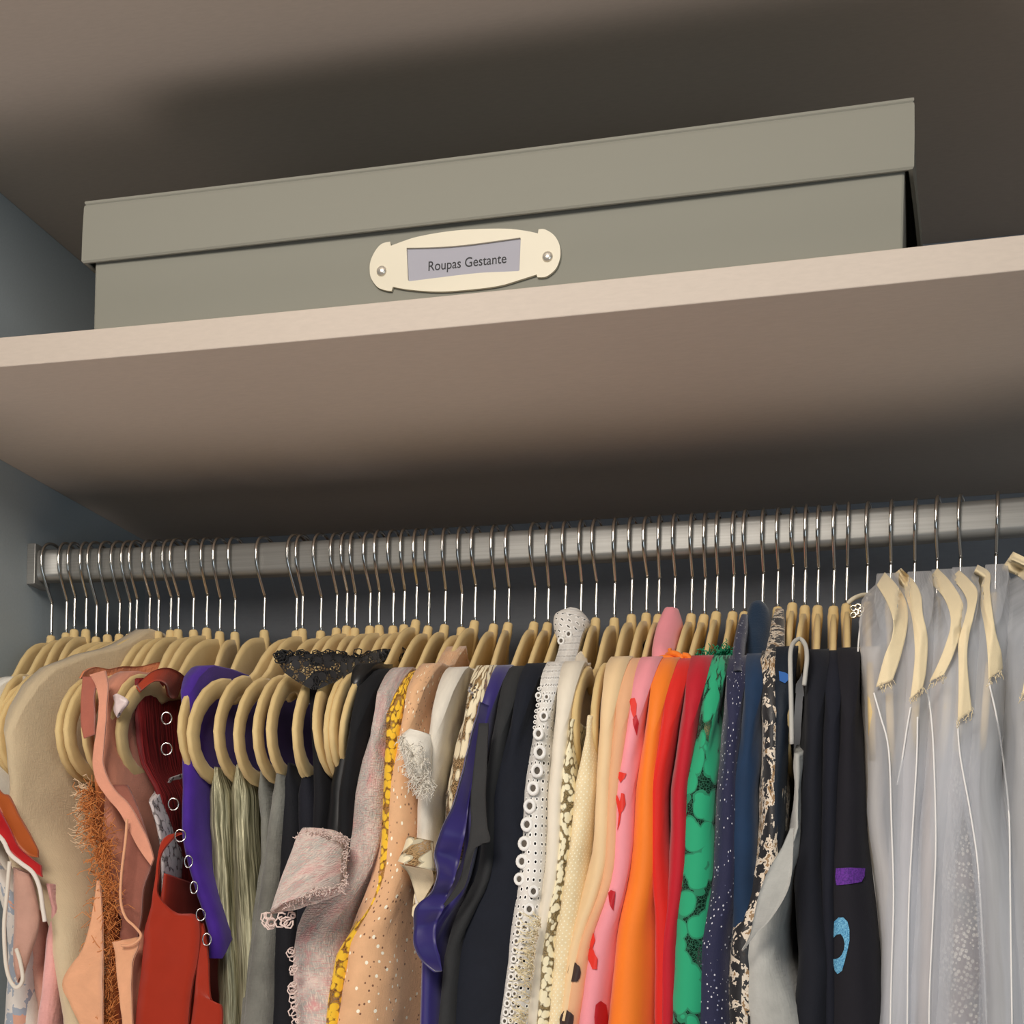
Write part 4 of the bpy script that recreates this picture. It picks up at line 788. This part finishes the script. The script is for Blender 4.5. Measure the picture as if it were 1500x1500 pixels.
g = garment('black_emblem_tee', 'black tee printed with a purple rectangle and a blue ring emblem', 'top', 57, [(1230, 940), (1226, 955), (1223, 1000), (1221, 1060), (1222, 1130), (1222, 1200), (1221, 1300), (1220, 1400), (1222, 1500)], bj('black_print_cotton', (28, 27, 33)), w=.012, wb=.026, yn=(.086, .07), seed=48, fold=.001, nf=1, crease=.0006)
pp = NB('purple_flock_print'); n_ = pp.noise(pp.uv(src='Object'), 700, 3); pp.col(pp.ramp(n_, [(.4, lin((74, 30, 120))), (.6, lin((104, 44, 150)))])); pp.set(Roughness=.8)
bp = NB('blue_flock_print'); n_ = bp.noise(bp.uv(src='Object'), 900, 3); bp.col(bp.ramp(n_, [(.4, lin((60, 130, 176))), (.6, lin((120, 186, 214)))])); bp.set(Roughness=.8)
decal(g, 'purple_print', [(1226, 1272), (1245, 1271), (1266, 1272), (1265, 1284), (1261, 1292), (1245, 1295), (1226, 1297), (1225, 1284)], pp.m, 'mottled purple rectangle')
out = [(1223, 1350), (1229, 1344), (1236, 1344), (1242, 1350), (1245, 1362), (1245, 1378), (1242, 1392), (1238, 1408), (1234, 1422), (1228, 1427), (1224, 1422), (1221, 1408)]
inn = [(1222, 1374), (1227, 1369), (1232, 1368), (1236, 1374), (1238, 1382), (1237, 1391), (1234, 1398), (1231, 1402), (1228, 1404), (1225, 1405), (1222, 1405), (1221, 1404)]
V, F = [], []; ok = True
for a, b in zip(out, inn):
    for q in (a, ((a[0]+b[0])/2, (a[1]+b[1])/2), b):
        h = hit(g, q[0], q[1], .0008)
        if h is None: ok = False; continue
        V.append(h[0]-TRE[g][1])
if ok:
    n_ = len(out)
    for i_ in range(n_-1):
        for j_ in range(2): F.append((i_*3+j_, i_*3+j_+1, (i_+1)*3+j_+1, (i_+1)*3+j_))
    o = obj('blue_print', mesh('blue_print', V, F), bp.m, g); o['label'] = 'pale blue ring emblem'
# ------------------------------------------------ organza covers
k = cloth('jewelled_neck_knit', lin((196, 186, 172)), .7).m
g = garment('jewelled_neck_top', 'pale top with a jewelled silver neck trim before the organza covers', 'top', 58, [(1262, 950), (1262, 1100), (1276, 1250), (1290, 1400), (1288, 1500)], k, w=.008, wb=.012, yn=(.12, .11), seed=49)
cord('neck_trim', g, [(1242, 884, .26), (1250, 877, .26), (1262, 872, .27), (1274, 871, .28)], .0022, simple('cream_trim', lin((226, 216, 190)), .7), 'cream neck trim')
for (u, v) in ((1250, 891), (1254, 897), (1250, 901), (1257, 889), (1259, 899), (1262, 893)):
    p = P(u, v, .255); V, F = tube_data([p-TRE[g][1]+.0026*Vector((cos(a*pi/5), 0, sin(a*pi/5))) for a in range(10)], .0012, 6, closed=True)
    obj('jewel', mesh('jewel', V, F), simple('silver_jewel', lin((236, 226, 200)), .12, .9), g)
knit = NB('speckled_knit'); v_ = knit.uv(rot=(0, 0, .9)); w_ = knit.n('ShaderNodeTexWave', bands_direction='X'); w_.inputs['Scale'].default_value = 5.5; w_.inputs['Distortion'].default_value = 1.2; knit.l(v_, w_.inputs[0])
d_ = knit.vor(knit.uv(rot=(0, 0, .4)), 240, 'F1', .45); sp_ = knit.math('MULTIPLY', thr(knit, d_, .40, False), knit.math('ADD', .45, knit.math('MULTIPLY', w_.outputs[1], .7)))
bs_ = knit.ramp(knit.noise(v_, 14, 2), [(.35, lin((104, 92, 88))), (.5, lin((124, 98, 90))), (.65, lin((100, 104, 98)))]); knit.col(knit.mix(sp_, bs_, lin((226, 216, 200)))); knit.bump(d_, .6, .002); knit.set(Roughness=.9)
for hi, nm, lb, ct, LL, m_, w_b in [
    (60, 'pale_blouse', 'pale pinkish blouse seen through the second organza cover', 'blouse', [(1320, 980), (1318, 1100), (1318, 1250), (1318, 1500)], cloth('pinkish_crepe', lin((196, 172, 158)), .8).m, (.008, .010)),
    (61, 'pale_shirt', 'pale beige shirt seen through the third organza cover', 'shirt', [(1358, 980), (1352, 1100), (1344, 1250), (1340, 1500)], cloth('beige_crepe', lin((200, 178, 162)), .8).m, (.008, .012)),
    (62, 'speckled_knit_jumper', 'brown and grey jumper with diagonal white speckles inside an organza cover', 'jumper', [(1388, 960), (1384, 1100), (1378, 1250), (1374, 1400), (1368, 1500)], knit.m, (.014, .030)),
    (63, 'grey_coat', 'soft grey coat seen through the fifth organza cover', 'coat', [(1430, 960), (1430, 1100), (1438, 1250), (1448, 1400), (1452, 1500)], cloth('grey_wool', lin((132, 130, 124)), .9).m, (.010, .018)),
    (64, 'taupe_coat', 'taupe coat seen through the rightmost organza cover', 'coat', [(1486, 950), (1488, 1100), (1492, 1250), (1496, 1500)], cloth('taupe_wool', lin((146, 138, 124)), .9).m, (.016, .028))]:
    garment(nm, lb, ct, hi, LL, m_, w=w_b[0], wb=w_b[1], yn=(.112, .10), seed=hi, fold=.003)
orgz = sheer('white_organza', lin((240, 243, 248)), .34)
bandm = cloth('cream_binding', lin((236, 218, 178)), .75, .3, 1100, .25, .04); bandm = bandm.m
CP = [(0, .006), (.02, .012), (.05, .014), (.08, .006), (.11, -.006), (.15, -.026), (.18, -.045), (.2, -.060), (.214, -.08), (.23, -.2)]
def cover_band(par, OU, IN):
    A = spline([Vector(p) for p in OU], 6); B = spline([Vector(p) for p in IN], 6); N = len(A); m = 8; org = TRE[par][1]; V, F, UV = [], [], []; G = []
    for i in range(N):
        for j in range(m+1):
            q = A[i].lerp(B[i], j/m); h = hit(par, q.x, q.y, .0015); G.append((q, h[0].y if h else None))
    ys = [y for q, y in G]
    for k, (q, y) in enumerate(G):          # where the shell is not behind the band, take the depth of the nearest lattice point that has it
        if y is None:
            i, j = divmod(k, m+1); best = [(abs(i2-i)+abs(j2-j), ys[i2*(m+1)+j2]) for i2 in range(max(0, i-5), min(N, i+6)) for j2 in range(m+1) if ys[i2*(m+1)+j2] is not None]
            y = min(best)[1] if best else q.z
        G[k] = (q, y)
    ys = [y for q, y in G]
    for s_ in (0, 1):
        for k, (q, y) in enumerate(G):
            i, j = divmod(k, m+1); nb = [ys[a_*(m+1)+b_] for a_ in (i-1, i, i+1) for b_ in (j-1, j, j+1) if 0 <= a_ < N and 0 <= b_ <= m]
            y2 = min(y, sum(nb)/len(nb))-.0028-.0012*s_
            V.append(at(q.x, q.y, y2)-org); UV.append((j*.004, i*.006))
    w_ = m+1; S = N*w_
    for s_ in (0, 1):
        for i in range(N-1):
            for j in range(m):
                f = (s_*S+i*w_+j, s_*S+i*w_+j+1, s_*S+(i+1)*w_+j+1, s_*S+(i+1)*w_+j); F.append(f[::-1] if s_ else f)
    for i in range(N-1): F.append((i*w_, (i+1)*w_, S+(i+1)*w_, S+i*w_)); F.append((i*w_+m, S+i*w_+m, S+(i+1)*w_+m, (i+1)*w_+m))
    for j in range(m): F.append((j, S+j, S+j+1, j+1)); F.append(((N-1)*w_+j, (N-1)*w_+j+1, S+(N-1)*w_+j+1, S+(N-1)*w_+j))
    return obj('cream_band', mesh('cream_band', V, F, True, UV), bandm, par)
CV = [(59, 'leftmost white organza garment cover, its cream band next to the black emblem tee', [(1268, 870), (1258, 940), (1258, 1000), (1260, 1100), (1271, 1207), (1281, 1300), (1289, 1377), (1284, 1500)], .024, .015,
       [(1296, 838, .285), (1316, 860, .2), (1329, 887, .12), (1329, 919, .082), (1320, 960, .076), (1308, 996, .074)], [(1284, 857, .27), (1298, 880, .19), (1308, 908, .11), (1306, 935, .080), (1296, 960, .074), (1283, 1007, .072)]),
      (60, 'second white organza garment cover with a narrow twisting cream band', [(1316, 870), (1318, 980), (1308, 1100), (1307, 1207), (1311, 1313), (1307, 1420), (1305, 1500)], .016, .013,
       [(1320, 832, .285), (1338, 850, .2), (1349, 871, .14), (1352, 900, .1), (1359, 935, .08), (1357, 980, .076), (1352, 1007, .074)], [(1309, 841, .28), (1321, 862, .19), (1331, 887, .13), (1337, 913, .095), (1340, 953, .078), (1338, 985, .074), (1333, 1025, .072)]),
      (61, 'third white organza garment cover with a broad curved cream band', [(1352, 880), (1352, 980), (1345, 1100), (1335, 1233), (1331, 1340), (1329, 1500)], .022, .019,
       [(1373, 832, .285), (1390, 849, .2), (1406, 873, .14), (1413, 897, .1), (1407, 927, .08), (1396, 961, .076), (1383, 988, .074)], [(1358, 850, .28), (1380, 872, .19), (1391, 897, .13), (1392, 919, .095), (1385, 944, .078), (1375, 970, .074), (1361, 999, .072)]),
      (62, 'fourth white organza garment cover over the speckled knit jumper', [(1396, 880), (1378, 1000), (1369, 1100), (1373, 1233), (1369, 1340), (1363, 1447), (1361, 1500)], .018, .026,
       [(1405, 835, .285), (1420, 849, .2), (1432, 867, .14), (1427, 900, .1), (1419, 935, .08), (1417, 967, .076), (1420, 1007, .073), (1424, 1041, .07)], [(1393, 846, .28), (1410, 866, .19), (1417, 885, .13), (1412, 910, .095), (1404, 940, .078), (1404, 970, .074), (1404, 1010, .071), (1403, 1057, .068)]),
      (63, 'fifth white organza garment cover with a folded cream band and frayed tip', [(1434, 880), (1418, 1000), (1407, 1100), (1423, 1193), (1433, 1273), (1441, 1393), (1447, 1500)], .016, .020,
       [(1432, 827, .285), (1450, 839, .24), (1450, 862, .16), (1453, 890, .12), (1459, 927, .09), (1467, 956, .078), (1469, 980, .074)], [(1422, 848, .28), (1436, 864, .22), (1436, 887, .15), (1441, 913, .11), (1445, 940, .085), (1447, 965, .076), (1448, 996, .072)]),
      (64, 'rightmost white organza garment cover, cut by the right edge of the photo', [(1464, 850), (1463, 900), (1464, 960), (1470, 1100), (1479, 1193), (1481, 1313), (1484, 1500)], .036, .04,
       [(1484, 808, .285), (1510, 822, .2), (1530, 845, .14), (1536, 900, .09), (1530, 960, .076), (1520, 1010, .072)], [(1466, 834, .275), (1494, 846, .19), (1512, 868, .13), (1514, 920, .085), (1508, 960, .074), (1496, 1020, .070)])]
for hi, lb, LL, w0, w1, OU, IN in CV:
    g = garment('garment_cover', lb, 'garment cover', hi, LL, orgz, w=w0, wb=w1, yn=(.088, .068), seed=hi*1.3, fold=.007, nf=5, crease=.003, ramp=.025, prof=CP, group='white organza covers at the right', yf=.52)
    CARRY[hi] = 'garments under the '+lb.split(' garment')[0]+' cover'
    cover_band(g, OU, IN)['label'] = 'cream cloth band'
    u, v, y = IN[-1]; u2, v2, y2 = OU[-1]
    edge_fringe('frayed_end', g, [(u, v, y), (u2, v2, y2)], 14, .005, bandm, .001, .0003, (0, 0, -1), .5, None, hi)
seam_m = simple('white_rolled_seam', lin((236, 234, 230)), .7)
covers = [o for o in TRE if o.name.startswith('garment_cover')]
for ci, pts in [(0, [(1262, 900), (1257, 950), (1258, 1000), (1260, 1100), (1271, 1207), (1281, 1300), (1288, 1377), (1284, 1440), (1284, 1520)]),
                (0, [(1280, 1015), (1290, 1050), (1302, 1100), (1306, 1207), (1309, 1313), (1306, 1420), (1304, 1520)]),
                (1, [(1334, 1036), (1328, 1070), (1322, 1110), (1314, 1150)]), (1, [(1344, 1050), (1343, 1110), (1336, 1233), (1331, 1340), (1329, 1520)]),
                (2, [(1358, 1010), (1364, 1050), (1368, 1110), (1371, 1233), (1367, 1340), (1362, 1447), (1361, 1520)]),
                (3, [(1403, 1062), (1407, 1110), (1422, 1193), (1433, 1273), (1440, 1393), (1446, 1520)]), (4, [(1449, 1001), (1460, 1050), (1469, 1110), (1478, 1193), (1480, 1313), (1483, 1520)])]:
    g = covers[ci]; W_ = []
    for (u, v) in pts:
        h = hit(g, u, v, .001); W_.append(h[0] if h else None)
    ys = [w_.y for w_ in W_ if w_ is not None]; yd = sum(ys)/len(ys) if ys else .07
    W_ = [at(u, v, min((w_.y if w_ is not None else yd), yd+.02)-.001) for (u, v), w_ in zip(pts, W_)]; org = TRE[g][1]
    V, F = tube_data([p-org for p in spline(W_, 5)], .0008, 6); o = obj('rolled_seam', mesh('rolled_seam', V, F), seam_m, g); o['label'] = 'opaque white rolled seam'


# ---------------------------------------------------------------- put the hangers on the rail
BARE = {17: 18, 24: 25}
ORD = 'first second third fourth fifth sixth seventh eighth ninth tenth'.split()
hooks = {}
last = 0
for i in range(1, NH+1):
    fu, nu, nv = HK[i-1]; nk = NECK[i]
    t = bpy.data.objects.new('hanger', None); COL.objects.link(t); t.location = nk
    h = (rodz(nk.x)+.0178+.0016)-nk.z
    key = round(h, 3)
    if key not in hooks: hooks[key] = hook_mesh(h)
    hk = obj('hook', hooks[key], None, t); hk['label'] = 'silver wire hook'
    fx = at(fu, 825-(nu*.05), YR-.0175).x; hk.rotation_euler.z = max(-.35, min(.35, math.asin(max(-.9, min(.9, (fx-nk.x)/.0175)))*.5))
    bd = obj('hanger_body', HB, None, t)
    rz = HANG_ROT.get(i)
    if rz is None:
        lo = max([k for k in HANG_ROT if k < i], default=None); hi = min([k for k in HANG_ROT if k > i], default=None)
        rz = (HANG_ROT[lo]*(hi-i)+HANG_ROT[hi]*(i-lo))/(hi-lo) if lo and hi else HANG_ROT[lo or hi]
    bd.rotation_euler.z = rz; bd.rotation_euler.y = HANG_LEAN.get(i, 0)
    if i in BARE:
        j = BARE[i]; tx = NECK[j].x+sin(HANG_ROT.get(j, 0))*.205+.004 if 0 else NECK[j].x+.205*sin(HANG_ROT.get(j, 0)); rz = math.asin(max(-.3, min(.3, (tx-NECK[i].x)/.205))); bd.rotation_euler.z = rz; bd.rotation_euler.y = HANG_LEAN.get(j, 0)
    if i in CARRY: lab = 'tan velvet hanger holding the '+CARRY[i]; last = i
    else:
        nxt = min([k for k in CARRY if k > i], default=None)
        k = i-last
        lab = 'tan velvet hanger, '+ORD[min(k,10)-1]+' to the right of the one holding the '+CARRY[last] if last else 'tan velvet hanger, '+ORD[i-1]+' from the left side panel'
    tag(t, ' '.join(lab.split()[:16]), 'hanger', 'velvet hangers on the rail')
